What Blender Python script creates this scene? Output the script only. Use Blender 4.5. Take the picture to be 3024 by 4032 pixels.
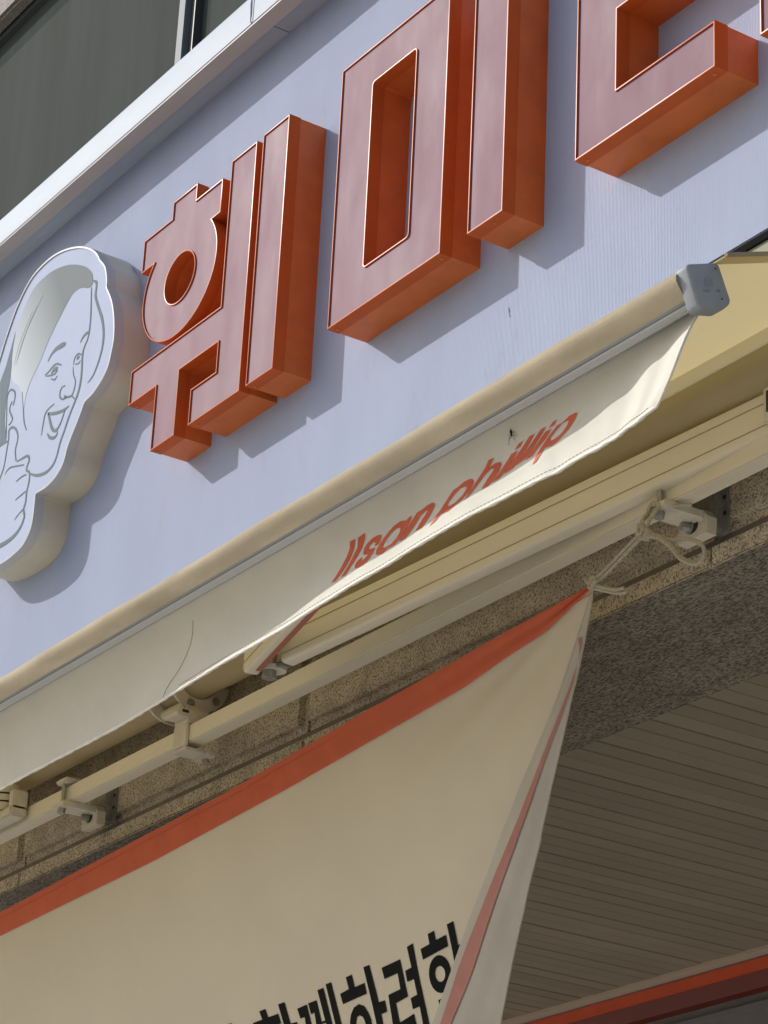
# Shop sign, folding-arm awning and banner on a granite building, seen from the pavement below.
# World: X along the facade, Y into the building, Z up, metres.  Sign board face is y = 0.
import bpy, bmesh, math, random
from mathutils import Vector, Matrix
from mathutils.geometry import tessellate_polygon
random.seed(7)
for o in list(bpy.data.objects): bpy.data.objects.remove(o, do_unlink=True)
scene = bpy.context.scene
COL = scene.collection
# ------------------------------------------------------------------ camera
cam_d = bpy.data.cameras.new('camera'); cam = bpy.data.objects.new('camera', cam_d); COL.objects.link(cam)
R_ = Vector((0.5553888, 0.83039415, 0.04459643)); D_ = Vector((-0.31460608, 0.25945342, -0.91307554)); F_ = Vector((-0.76978328, 0.49308162, 0.40534457))
m = Matrix.Identity(4)
for i in range(3):
    m[i][0] = R_[i]; m[i][1] = -D_[i]; m[i][2] = -F_[i]
m[0][3], m[1][3], m[2][3] = 0.0, -2.72, 1.6
cam.matrix_world = m
cam_d.sensor_fit = 'VERTICAL'; cam_d.sensor_height = 36.0; cam_d.sensor_width = 27.0; cam_d.lens = 95.06
cam_d.clip_start = 0.05; cam_d.clip_end = 3000
scene.camera = cam
# ------------------------------------------------------------------ sky, sun, exposure
SUN_DIR = Vector((0.132, 0.100, -0.102)).normalized()          # direction the light travels
elev = math.asin(-SUN_DIR.z)
world = bpy.data.worlds.new('World'); scene.world = world; world.use_nodes = True
wn = world.node_tree.nodes; wl = world.node_tree.links
sky = wn.new('ShaderNodeTexSky'); sky.sky_type = 'NISHITA'; sky.sun_disc = False
sky.sun_elevation = elev; sky.sun_rotation = math.atan2(-SUN_DIR.x, -SUN_DIR.y)
sky.air_density = 1.0; sky.dust_density = 2.6; sky.ozone_density = 1.0
wn['Background'].inputs['Strength'].default_value = 0.11
wl.new(sky.outputs[0], wn['Background'].inputs[0])
sun_d = bpy.data.lights.new('sun', 'SUN'); sun_d.energy = 3.0; sun_d.angle = math.radians(0.5); sun_d.color = (1.0, 0.975, 0.93)
sun = bpy.data.objects.new('sun', sun_d); COL.objects.link(sun)
sun.rotation_euler = SUN_DIR.to_track_quat('-Z', 'Y').to_euler(); sun.location = (-6, -6, 12)
scene.view_settings.view_transform = 'Standard'; scene.view_settings.look = 'None'
scene.view_settings.gamma = 1.0; scene.view_settings.exposure = 0.3; scene.view_settings.use_curve_mapping = False
scene.render.engine = 'CYCLES'
scene.render.resolution_x = 768; scene.render.resolution_y = 1024
# ------------------------------------------------------------------ outlines, metres in the facade plane (x, z)
SEAM_FULL=[(-4.0962, 0.03), (-4.0962, 0.2089), (-4.1219, 0.3901), (-4.1535, 0.5588), (-4.1985, 0.7318), (-4.2396, 0.8452), (-4.2696000000000005, 0.98)]
EMBLEM=[[-6.0416,4.8872],[-6.0288,4.9161],[-6.0008,4.9631],[-5.9716,5.0046],[-5.932,5.0416],[-5.8896,5.065],[-5.8355,5.0755],[-5.7707,5.0762],[-5.7044,5.0646],[-5.6372,5.0432],[-5.5886,5.0215],[-5.5392,4.9923],[-5.5032,4.9622],[-5.4839,4.9373],[-5.4704,4.9244],[-5.4491,4.9011],[-5.4362,4.8723],[-5.4303,4.8491],[-5.4292,4.8339],[-5.4112,4.8088],[-5.3913,4.7776],[-5.3753,4.7391],[-5.3648,4.6987],[-5.3607,4.6568],[-5.3663,4.6279],[-5.3764,4.592],[-5.3935,4.5722],[-5.4157,4.5566],[-5.4505,4.5414],[-5.489,4.535],[-5.498,4.5242],[-5.5145,4.4994],[-5.542,4.4655],[-5.5623,4.4376],[-5.5705,4.4141],[-5.5834,4.3923],[-5.6102,4.3755],[-5.6363,4.3671],[-5.6687,4.3631],[-5.7043,4.3646],[-5.7203,4.3649],[-5.7212,4.3483],[-5.7209,4.326],[-5.7215,4.2996],[-5.7287,4.2712],[-5.7503,4.2477],[-5.7745,4.2359],[-5.8091,4.2297],[-5.8537,4.2266],[-5.8905,4.2275],[-5.9566,4.2333],[-6.0261,4.249],[-6.0919,4.2839],[-6.1438,4.3376],[-6.1837,4.4111],[-6.2029,4.488],[-6.2092,4.5612],[-6.2014,4.63],[-6.18,4.6845],[-6.1506,4.7265],[-6.113,4.7748],[-6.0795,4.8198]]
HAIR=[[-5.5204,4.8939],[-5.527,4.9154],[-5.5588,4.9457],[-5.6037,4.9734],[-5.6624,5.0007],[-5.7201,5.0188],[-5.7771,5.0293],[-5.8235,5.0301],[-5.8601,5.0265],[-5.8946,5.0122],[-5.9258,4.9816],[-5.9467,4.9466],[-5.9623,4.9094],[-5.9662,4.8627],[-5.962,4.8225],[-5.9602,4.7931],[-5.9348,4.764],[-5.9073,4.7461],[-5.888,4.722],[-5.8722,4.6924],[-5.856,4.6604],[-5.8531,4.6897],[-5.8406,4.7176],[-5.8142,4.7447],[-5.7868,4.7666],[-5.7577,4.8018],[-5.7276,4.8318],[-5.6966,4.8566],[-5.6656,4.8812],[-5.6338,4.9006],[-5.5987,4.902],[-5.5707,4.8933],[-5.542,4.88],[-5.5204,4.8799]]
SHADE=[[-5.9639,4.9294],[-5.9814,4.8882],[-5.9999,4.8425],[-6.0289,4.801],[-6.0061,4.7014],[-5.9837,4.6033],[-5.9462,4.5965],[-5.969,4.6636],[-5.9771,4.733],[-5.9662,4.7692],[-5.9625,4.8036],[-5.9642,4.8282]]
STROKES=[[[-5.5236,4.8744,0.0025],[-5.5226,4.867,0.0027],[-5.521,4.8564,0.003],[-5.5192,4.8443,0.0032],[-5.5175,4.8324,0.0034],[-5.5157,4.8205,0.0036],[-5.5138,4.8079,0.0038],[-5.5121,4.7954,0.004],[-5.5109,4.7835,0.0042],[-5.5103,4.7722,0.0042],[-5.5102,4.7612,0.0042],[-5.5104,4.751,0.0042],[-5.5109,4.7423,0.0042],[-5.5118,4.7356,0.0041],[-5.5129,4.7303,0.004],[-5.5145,4.7259,0.0039],[-5.5165,4.7218,0.0038],[-5.5192,4.7181,0.0039],[-5.5224,4.7151,0.004],[-5.5257,4.7121,0.0041],[-5.5286,4.7085,0.0042],[-5.531,4.7044,0.0044],[-5.5332,4.7001,0.0046],[-5.535,4.6951,0.0049],[-5.536,4.6887,0.0051],[-5.536,4.6805,0.0051],[-5.5352,4.6708,0.0051],[-5.534,4.6607,0.0051],[-5.5332,4.6513,0.0051],[-5.5324,4.6429,0.0053],[-5.5316,4.6348,0.0055],[-5.5311,4.6269,0.0057],[-5.5312,4.6189,0.0059],[-5.532,4.6104,0.006],[-5.5333,4.6017,0.0061],[-5.5352,4.5932,0.0062],[-5.5377,4.5854,0.0063],[-5.5409,4.5787,0.0062],[-5.5449,4.5728,0.0061],[-5.5494,4.5669,0.006],[-5.5543,4.5604,0.0059],[-5.5599,4.5531,0.0058],[-5.5662,4.5453,0.0057],[-5.5726,4.5373,0.0056],[-5.5784,4.5293,0.0055],[-5.5837,4.521,0.0055],[-5.5886,4.5124,0.0055],[-5.5933,4.5041,0.0055],[-5.5979,4.4963,0.0055],[-5.6024,4.4897,0.0054],[-5.6068,4.4837,0.0053],[-5.6109,4.4778,0.0052],[-5.6146,4.4713,0.0051],[-5.6176,4.4636,0.0051],[-5.6201,4.4552,0.0051],[-5.6225,4.4469,0.0051],[-5.6256,4.4397,0.0051],[-5.6292,4.4335,0.0051],[-5.6331,4.4281,0.0051],[-5.6376,4.4233,0.0051],[-5.6433,4.4194,0.0051],[-5.6503,4.4162,0.0053],[-5.6583,4.4137,0.0055],[-5.6672,4.4121,0.0057],[-5.6768,4.4114,0.0059],[-5.6876,4.4121,0.0059],[-5.6996,4.4138,0.0059],[-5.7117,4.4163,0.0059],[-5.7226,4.4189,0.0059],[-5.7324,4.422,0.0055],[-5.7416,4.4257,0.0051],[-5.7498,4.4293,0.0046],[-5.7568,4.4325,0.0042],[-5.7623,4.4352,0.0038],[-5.7666,4.4377,0.0034],[-5.7698,4.4397,0.003],[-5.7721,4.4412,0.0025]],[[-5.518,4.8906,0.0034],[-5.5141,4.8883,0.004],[-5.5084,4.8851,0.0046],[-5.5025,4.8813,0.0053],[-5.4983,4.8774,0.0059],[-5.4963,4.8734,0.0059],[-5.4955,4.8692,0.0059],[-5.4953,4.8647,0.0059],[-5.4951,4.8598,0.0059],[-5.4953,4.8547,0.0059],[-5.4961,4.8494,0.0059],[-5.4964,4.8435,0.0059],[-5.4951,4.8367,0.0059],[-5.4918,4.8289,0.0059],[-5.4872,4.8204,0.0059],[-5.4817,4.811,0.0059],[-5.4756,4.8008,0.0059],[-5.4684,4.7893,0.0061],[-5.4602,4.7766,0.0063],[-5.4521,4.7637,0.0065],[-5.4453,4.7515,0.0068],[-5.4399,4.7402,0.0065],[-5.4354,4.7292,0.0063],[-5.4318,4.7187,0.0061],[-5.429,4.7085,0.0059],[-5.4271,4.6987,0.0059],[-5.4261,4.6892,0.0059],[-5.4259,4.6802,0.0059],[-5.4264,4.6714,0.0059],[-5.4277,4.6629,0.0057],[-5.4298,4.6548,0.0055],[-5.4325,4.6469,0.0053],[-5.4357,4.6392,0.0051],[-5.4394,4.6314,0.005],[-5.4438,4.6237,0.0049],[-5.4485,4.6165,0.0047],[-5.4531,4.6103,0.0046],[-5.4575,4.6054,0.0043],[-5.462,4.6013,0.004],[-5.4666,4.598,0.0037],[-5.4714,4.5952,0.0034],[-5.4767,4.5931,0.0028],[-5.4826,4.5915,0.0023],[-5.4879,4.5905,0.0018],[-5.4915,4.5898,0.0013]],[[-5.7392,4.7475,0.0017],[-5.7364,4.7503,0.0025],[-5.7323,4.7543,0.0034],[-5.7275,4.7584,0.0042],[-5.7223,4.7617,0.0051],[-5.7166,4.764,0.0059],[-5.7103,4.7657,0.0068],[-5.7036,4.7669,0.0076],[-5.6965,4.7676,0.0084],[-5.6887,4.7676,0.0091],[-5.6803,4.7669,0.0097],[-5.6721,4.7659,0.0103],[-5.6647,4.7649,0.011],[-5.6582,4.7639,0.0097],[-5.6521,4.7627,0.0084],[-5.6471,4.7616,0.0072],[-5.6435,4.7609,0.0059]],[[-5.5565,4.7281,0.0013],[-5.5547,4.7301,0.002],[-5.552,4.7329,0.0027],[-5.5489,4.7359,0.0035],[-5.5455,4.7383,0.0042],[-5.5417,4.74,0.0046],[-5.5375,4.7413,0.0051],[-5.5332,4.7424,0.0055],[-5.5291,4.743,0.0059],[-5.5249,4.743,0.0055],[-5.5206,4.7425,0.0051],[-5.5168,4.7418,0.0046],[-5.5142,4.7414,0.0042]],[[-5.7483,4.713,0.0017],[-5.7443,4.7131,0.0021],[-5.7385,4.7133,0.0025],[-5.732,4.7136,0.003],[-5.726,4.7144,0.0034],[-5.7207,4.7158,0.0035],[-5.7155,4.7178,0.0036],[-5.7103,4.7196,0.0037],[-5.7049,4.7208,0.0038],[-5.6994,4.7212,0.0039],[-5.6939,4.7213,0.004],[-5.6882,4.7206,0.0041],[-5.6822,4.7191,0.0042],[-5.6752,4.7161,0.0038],[-5.6674,4.7118,0.0034],[-5.6603,4.7076,0.003],[-5.6553,4.7047,0.0025]],[[-5.7098,4.701,0.0025],[-5.7077,4.7024,0.0042],[-5.7048,4.7045,0.0059],[-5.7013,4.7066,0.0076],[-5.6978,4.7078,0.0093],[-5.6939,4.7077,0.0089],[-5.6896,4.7067,0.0084],[-5.6854,4.7057,0.008],[-5.6821,4.7052,0.0076],[-5.6796,4.7056,0.0063],[-5.6778,4.7065,0.0051],[-5.6765,4.7075,0.0038],[-5.6755,4.7081,0.0025]],[[-5.7427,4.708,0.0021],[-5.7385,4.7065,0.0023],[-5.7324,4.7043,0.0025],[-5.7254,4.7019,0.0027],[-5.7185,4.6998,0.003],[-5.7115,4.6978,0.003],[-5.704,4.6957,0.003],[-5.6967,4.6941,0.003],[-5.6903,4.6933,0.003],[-5.6849,4.6938,0.0027],[-5.6802,4.6953,0.0025],[-5.6763,4.697,0.0023],[-5.6735,4.6981,0.0021]],[[-5.7087,4.6867,0.0021],[-5.7046,4.6843,0.0024],[-5.6986,4.6808,0.0027],[-5.6923,4.6775,0.0031],[-5.6868,4.6757,0.0034],[-5.6822,4.6761,0.003],[-5.678,4.6778,0.0025],[-5.6744,4.6799,0.0021],[-5.6719,4.6813,0.0017]],[[-5.5829,4.6757,0.0017],[-5.5826,4.6795,0.002],[-5.5824,4.6851,0.0023],[-5.5816,4.6908,0.0026],[-5.5796,4.695,0.003],[-5.5761,4.6974,0.0032],[-5.5715,4.6988,0.0034],[-5.5663,4.6993,0.0036],[-5.5613,4.699,0.0038],[-5.5561,4.6972,0.0034],[-5.5506,4.6942,0.003],[-5.5456,4.6911,0.0025],[-5.5421,4.6889,0.0021]],[[-5.5674,4.6854,0.0034],[-5.5662,4.6861,0.0044],[-5.5646,4.687,0.0055],[-5.5628,4.6879,0.0065],[-5.561,4.6884,0.0076],[-5.5591,4.6882,0.0065],[-5.557,4.6878,0.0055],[-5.5551,4.6872,0.0044],[-5.5538,4.6868,0.0034]],[[-5.572,4.6736,0.0021],[-5.5686,4.6727,0.0022],[-5.5636,4.6713,0.0023],[-5.5583,4.6701,0.0024],[-5.5539,4.6696,0.0025],[-5.5507,4.6702,0.0023],[-5.548,4.6715,0.0021],[-5.5459,4.6729,0.0019],[-5.5444,4.6739,0.0017]],[[-5.5847,4.6719,0.0013],[-5.5835,4.6672,0.0015],[-5.5818,4.6605,0.0017],[-5.5797,4.653,0.0019],[-5.5771,4.6461,0.0021],[-5.5734,4.6399,0.0022],[-5.5689,4.6338,0.0023],[-5.5647,4.6278,0.0024],[-5.562,4.622,0.0025],[-5.5612,4.6162,0.0027],[-5.5617,4.6105,0.003],[-5.563,4.6052,0.0032],[-5.5647,4.6005,0.0034],[-5.5667,4.5961,0.0035],[-5.5692,4.592,0.0036],[-5.5725,4.5888,0.0037],[-5.5768,4.5871,0.0038],[-5.5829,4.5874,0.0038],[-5.5904,4.5892,0.0038],[-5.5979,4.5917,0.0038],[-5.6043,4.5942,0.0038],[-5.6093,4.5966,0.0037],[-5.6135,4.5993,0.0036],[-5.6169,4.6018,0.0035],[-5.6193,4.6036,0.0034]],[[-5.6206,4.6323,0.0021],[-5.6241,4.6329,0.0023],[-5.6291,4.6337,0.0025],[-5.6343,4.6343,0.0027],[-5.6385,4.6338,0.003],[-5.6413,4.6321,0.0031],[-5.6435,4.6295,0.0032],[-5.6451,4.6263,0.0033],[-5.646,4.6231,0.0034],[-5.6463,4.6196,0.0034],[-5.646,4.6157,0.0034],[-5.645,4.6119,0.0034],[-5.643,4.6083,0.0034],[-5.64,4.6049,0.0035],[-5.636,4.6016,0.0036],[-5.6314,4.5987,0.0037],[-5.6266,4.5965,0.0038],[-5.6209,4.595,0.0036],[-5.6143,4.5941,0.0034],[-5.6083,4.5936,0.0032],[-5.6041,4.5932,0.003]],[[-5.5717,4.5829,0.003],[-5.5687,4.5803,0.0027],[-5.5644,4.5767,0.0025],[-5.5601,4.573,0.0023],[-5.5572,4.5705,0.0021]],[[-5.6735,4.6018,0.0017],[-5.6799,4.6014,0.002],[-5.6891,4.6008,0.0023],[-5.6988,4.5999,0.0026],[-5.7066,4.5986,0.003],[-5.7121,4.5967,0.0032],[-5.7164,4.5944,0.0034],[-5.7197,4.5917,0.0036],[-5.7224,4.5886,0.0038],[-5.7242,4.5851,0.0037],[-5.725,4.5812,0.0036],[-5.7255,4.5767,0.0035],[-5.7261,4.5717,0.0034],[-5.727,4.5656,0.0032],[-5.728,4.5585,0.003],[-5.7289,4.5515,0.0027],[-5.7296,4.5457,0.0025],[-5.73,4.5412,0.0022],[-5.7302,4.5374,0.0019],[-5.7303,4.5344,0.0016],[-5.7304,4.5323,0.0013]],[[-5.706,4.5869,0.0038],[-5.7006,4.5845,0.0043],[-5.6928,4.5811,0.0049],[-5.6839,4.5774,0.0054],[-5.6749,4.5742,0.0059],[-5.6659,4.5714,0.0059],[-5.6564,4.5688,0.0059],[-5.6468,4.5665,0.0059],[-5.6377,4.5645,0.0059],[-5.6292,4.5629,0.0057],[-5.621,4.5616,0.0055],[-5.6133,4.5607,0.0053],[-5.6062,4.5601,0.0051],[-5.5997,4.5602,0.0043],[-5.5936,4.5607,0.0036],[-5.5885,4.5614,0.0028],[-5.5849,4.5618,0.0021]],[[-5.7019,4.5844,0.0051],[-5.6994,4.5795,0.0053],[-5.6957,4.5724,0.0055],[-5.6915,4.5645,0.0057],[-5.6874,4.5571,0.0059],[-5.6834,4.55,0.0061],[-5.6793,4.5428,0.0063],[-5.6749,4.536,0.0065],[-5.6704,4.5303,0.0068],[-5.6655,4.5256,0.0065],[-5.6602,4.5216,0.0063],[-5.6549,4.5186,0.0061],[-5.65,4.5168,0.0059],[-5.6455,4.5163,0.0057],[-5.6413,4.517,0.0055],[-5.6372,4.5187,0.0053],[-5.6333,4.5209,0.0051],[-5.6295,4.5236,0.0047],[-5.6258,4.5271,0.0044],[-5.6222,4.5311,0.0041],[-5.6188,4.5356,0.0038],[-5.6153,4.5412,0.0036],[-5.6118,4.5478,0.0034],[-5.6088,4.5538,0.0032],[-5.6067,4.558,0.003]],[[-5.6962,4.5264,0.0021],[-5.6933,4.523,0.0031],[-5.6892,4.5182,0.004],[-5.6844,4.513,0.005],[-5.6792,4.5088,0.0059],[-5.6735,4.5055,0.0059],[-5.667,4.5026,0.0059],[-5.6607,4.5003,0.0059],[-5.6552,4.4989,0.0059],[-5.6507,4.4984,0.0055],[-5.6468,4.4988,0.0051],[-5.6434,4.4998,0.0046],[-5.6407,4.5011,0.0042],[-5.6387,4.5032,0.0036],[-5.6372,4.5059,0.003],[-5.6363,4.5086,0.0023],[-5.6356,4.5105,0.0017]],[[-5.9479,4.6041,0.0025],[-5.9507,4.6193,0.0026],[-5.9546,4.6413,0.0027],[-5.9588,4.6648,0.0028],[-5.9624,4.6847,0.003],[-5.9655,4.7003,0.0031],[-5.9685,4.7141,0.0032],[-5.9706,4.7259,0.0033],[-5.971,4.7354,0.0034],[-5.969,4.7424,0.0036],[-5.9654,4.7471,0.0038],[-5.9607,4.7498,0.004],[-5.9554,4.7507,0.0042],[-5.9491,4.7495,0.0042],[-5.9417,4.7461,0.0042],[-5.9344,4.7416,0.0042],[-5.9288,4.737,0.0042],[-5.925,4.7322,0.004],[-5.9224,4.7268,0.0038],[-5.9209,4.7212,0.0036],[-5.9203,4.7157,0.0034],[-5.921,4.71,0.0035],[-5.9231,4.7039,0.0036],[-5.9253,4.6985,0.0037],[-5.9269,4.6947,0.0038]],[[-5.9403,4.641,0.003],[-5.9358,4.6426,0.0032],[-5.9292,4.6446,0.0034],[-5.9234,4.6478,0.0036],[-5.9213,4.6526,0.0038],[-5.9252,4.6601,0.0037],[-5.9331,4.6696,0.0036],[-5.9413,4.6795,0.0035],[-5.9461,4.6879,0.0034],[-5.9458,4.6949,0.0033],[-5.9426,4.7012,0.0032],[-5.9386,4.7063,0.0031],[-5.9359,4.71,0.003]],[[-5.8772,4.7155,0.0025],[-5.8747,4.7075,0.0026],[-5.871,4.696,0.0027],[-5.8668,4.683,0.0028],[-5.8627,4.67,0.003],[-5.8589,4.6569,0.003],[-5.855,4.6429,0.003],[-5.851,4.6293,0.003],[-5.8466,4.6173,0.003],[-5.8412,4.6068,0.0026],[-5.8351,4.5974,0.0023],[-5.8295,4.5895,0.002],[-5.8256,4.584,0.0017]],[[-5.8697,4.5129,0.0034],[-5.8722,4.519,0.0034],[-5.8758,4.5277,0.0034],[-5.8792,4.5376,0.0034],[-5.881,4.5469,0.0034],[-5.8799,4.5555,0.0034],[-5.877,4.5643,0.0034],[-5.8742,4.5729,0.0034],[-5.8738,4.5812,0.0034],[-5.8762,4.5893,0.0036],[-5.8805,4.5972,0.0038],[-5.8858,4.6046,0.004],[-5.8915,4.611,0.0042],[-5.8978,4.6165,0.0044],[-5.905,4.6212,0.0046],[-5.9121,4.6248,0.0049],[-5.9184,4.6272,0.0051],[-5.9238,4.6282,0.005],[-5.9288,4.6281,0.0049],[-5.9329,4.6267,0.0047],[-5.9354,4.6238,0.0046],[-5.9358,4.6189,0.0044],[-5.9343,4.6124,0.0042],[-5.9325,4.6051,0.004],[-5.9315,4.598,0.0038],[-5.9318,4.5919,0.0038],[-5.9325,4.5861,0.0038],[-5.9336,4.5796,0.0038],[-5.9349,4.5713,0.0038],[-5.936,4.5604,0.0037],[-5.9373,4.5476,0.0036],[-5.939,4.5345,0.0035],[-5.9417,4.5228,0.0034],[-5.9463,4.5124,0.0035],[-5.9523,4.5026,0.0036],[-5.9581,4.4944,0.0037],[-5.9621,4.4885,0.0038]],[[-5.8642,4.5085,0.0025],[-5.8582,4.5081,0.003],[-5.8497,4.5074,0.0034],[-5.8402,4.5066,0.0038],[-5.8315,4.5058,0.0042],[-5.8233,4.5051,0.0044],[-5.8152,4.5046,0.0046],[-5.8076,4.5036,0.0049],[-5.8014,4.5017,0.0051],[-5.7965,4.4987,0.0051],[-5.7926,4.4949,0.0051],[-5.79,4.4905,0.0051],[-5.7889,4.4857,0.0051],[-5.7906,4.4802,0.005],[-5.7946,4.474,0.0049],[-5.7983,4.4678,0.0047],[-5.7992,4.4622,0.0046],[-5.7958,4.4579,0.0045],[-5.7896,4.4543,0.0044],[-5.7831,4.4505,0.0043],[-5.7785,4.4457,0.0042],[-5.7764,4.4395,0.0043],[-5.7755,4.4323,0.0044],[-5.7756,4.4248,0.0045],[-5.7761,4.4178,0.0046],[-5.7774,4.4115,0.0046],[-5.7796,4.4056,0.0046],[-5.7819,4.3996,0.0046],[-5.7834,4.3934,0.0046],[-5.7837,4.3867,0.0047],[-5.7831,4.3796,0.0049],[-5.7826,4.3726,0.005],[-5.783,4.3663,0.0051],[-5.7849,4.361,0.0051],[-5.7878,4.3562,0.0051],[-5.7903,4.3517,0.0051],[-5.7913,4.3469,0.0051],[-5.7896,4.3417,0.0052],[-5.786,4.3364,0.0053],[-5.7826,4.331,0.0054],[-5.7813,4.3256,0.0055],[-5.7826,4.3199,0.0057],[-5.7854,4.314,0.0059],[-5.7894,4.3083,0.0061],[-5.7945,4.3033,0.0063],[-5.8006,4.299,0.0066],[-5.8079,4.2951,0.007],[-5.8161,4.2918,0.0073],[-5.8247,4.2891,0.0076],[-5.8338,4.2871,0.0078],[-5.8434,4.2858,0.008],[-5.8537,4.285,0.0082],[-5.8647,4.2846,0.0084],[-5.8779,4.2848,0.0086],[-5.8928,4.2855,0.0089],[-5.9064,4.2863,0.0091],[-5.9158,4.2868,0.0093]],[[-5.9309,4.4958,0.0013],[-5.9267,4.4979,0.0017],[-5.9207,4.501,0.0021],[-5.9134,4.5038,0.0025],[-5.905,4.5049,0.003],[-5.8953,4.5038,0.003],[-5.8842,4.5011,0.003],[-5.8725,4.4978,0.003],[-5.8611,4.4946,0.003],[-5.8491,4.4914,0.0027],[-5.8364,4.4878,0.0025],[-5.8251,4.4846,0.0023],[-5.8172,4.4824,0.0021]],[[-5.8555,4.4483,0.0017],[-5.8497,4.4489,0.002],[-5.8415,4.4497,0.0023],[-5.8323,4.4504,0.0026],[-5.824,4.4507,0.003],[-5.8161,4.4502,0.0027],[-5.808,4.4492,0.0025],[-5.801,4.4482,0.0023],[-5.796,4.4475,0.0021]],[[-5.8479,4.3935,0.0013],[-5.8422,4.394,0.0017],[-5.8339,4.3946,0.0021],[-5.8248,4.3954,0.0025],[-5.8166,4.3961,0.003],[-5.8089,4.3966,0.0028],[-5.8012,4.3971,0.0027],[-5.7945,4.3976,0.0026],[-5.7898,4.3979,0.0025]],[[-5.8393,4.3342,0.0013],[-5.8367,4.3356,0.0016],[-5.833,4.3377,0.0019],[-5.8283,4.3399,0.0022],[-5.8229,4.3421,0.0025],[-5.8156,4.3441,0.0025],[-5.8068,4.3463,0.0025],[-5.7986,4.3483,0.0025],[-5.7928,4.3496,0.0025]],[[-5.9877,4.6001,0.0093],[-5.9834,4.5999,0.0086],[-5.9772,4.5995,0.008],[-5.9702,4.5989,0.0074],[-5.9636,4.5982,0.0068],[-5.9569,4.5972,0.0059],[-5.9498,4.5959,0.0051],[-5.9435,4.5947,0.0042],[-5.939,4.5938,0.0034]],[[-5.8074,4.9748,0.0008],[-5.8152,4.969,0.0009],[-5.8264,4.9607,0.0011],[-5.8391,4.9508,0.0012],[-5.8512,4.9405,0.0013],[-5.8628,4.9297,0.0013],[-5.8747,4.9181,0.0013],[-5.8864,4.9056,0.0013],[-5.897,4.8922,0.0013],[-5.907,4.876,0.0012],[-5.9165,4.8576,0.0011],[-5.9246,4.8407,0.0009],[-5.9303,4.829,0.0008]],[[-5.8403,4.9552,0.0008],[-5.8466,4.9495,0.0009],[-5.8555,4.9414,0.0011],[-5.8655,4.9318,0.0012],[-5.8752,4.9216,0.0013],[-5.8845,4.911,0.0013],[-5.8942,4.8994,0.0013],[-5.9035,4.8871,0.0013],[-5.9119,4.8743,0.0013],[-5.9196,4.8594,0.0012],[-5.9268,4.8429,0.0011],[-5.9329,4.8278,0.0009],[-5.9372,4.8174,0.0008]],[[-5.8671,4.9496,0.0008],[-5.8725,4.9439,0.0009],[-5.8803,4.9358,0.0011],[-5.8891,4.9263,0.0012],[-5.8975,4.9165,0.0013],[-5.9059,4.9063,0.0013],[-5.9148,4.8954,0.0013],[-5.9232,4.884,0.0013],[-5.9303,4.8722,0.0013],[-5.9361,4.8588,0.0012],[-5.941,4.8441,0.0011],[-5.9448,4.8308,0.0009],[-5.9476,4.8216,0.0008]]]
B_TOP=[[-6.1758,3.2786],[-5.743,3.2914],[-4.6345,3.3261],[-4.1599,3.3512],[-3.6652,3.373],[-3.414,3.383]]
B_BAND=[[-6.2022,3.2288],[-5.7684,3.2424],[-5.0213,3.2575],[-4.4412,3.2818],[-4.0367,3.3049],[-3.8214,3.3172],[-3.6831,3.3342],[-3.5649,3.345],[-3.42,3.3762]]
F_L=[[-3.4197,3.3735],[-3.4671,3.3346],[-3.5607,3.2562],[-3.6494,3.1917],[-3.7401,3.1257],[-3.8321,3.0534],[-3.8786,3.0137],[-3.9762,2.9404],[-4.0777,2.8619],[-4.1719,2.788],[-4.2915,2.6923]]
F_R=[[-3.4147,3.3721],[-3.4494,3.3297],[-3.5029,3.2687],[-3.546,3.2248],[-3.6048,3.16],[-3.6518,3.1089],[-3.7192,3.0292],[-3.7195,3.026],[-3.7776,2.965],[-3.8164,2.9204],[-3.8831,2.8489],[-3.9669,2.7551],[-4.0648,2.6529]]
S_L=[[-3.482,3.2957],[-3.5602,3.2319],[-3.6145,3.1901],[-3.6876,3.1346],[-3.8039,3.0473],[-3.8527,3.0154],[-3.9303,2.9565],[-4.0366,2.8799],[-4.1471,2.784],[-4.2658,2.6887]]
S_R=[[-3.4724,3.3017],[-3.5267,3.2543],[-3.5834,3.2066],[-3.6436,3.159],[-3.6978,3.1125],[-3.7815,3.0425],[-3.8115,3.0174],[-3.9177,2.9292],[-4.0131,2.8471],[-4.1133,2.7786],[-4.2277,2.6832]]
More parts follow.
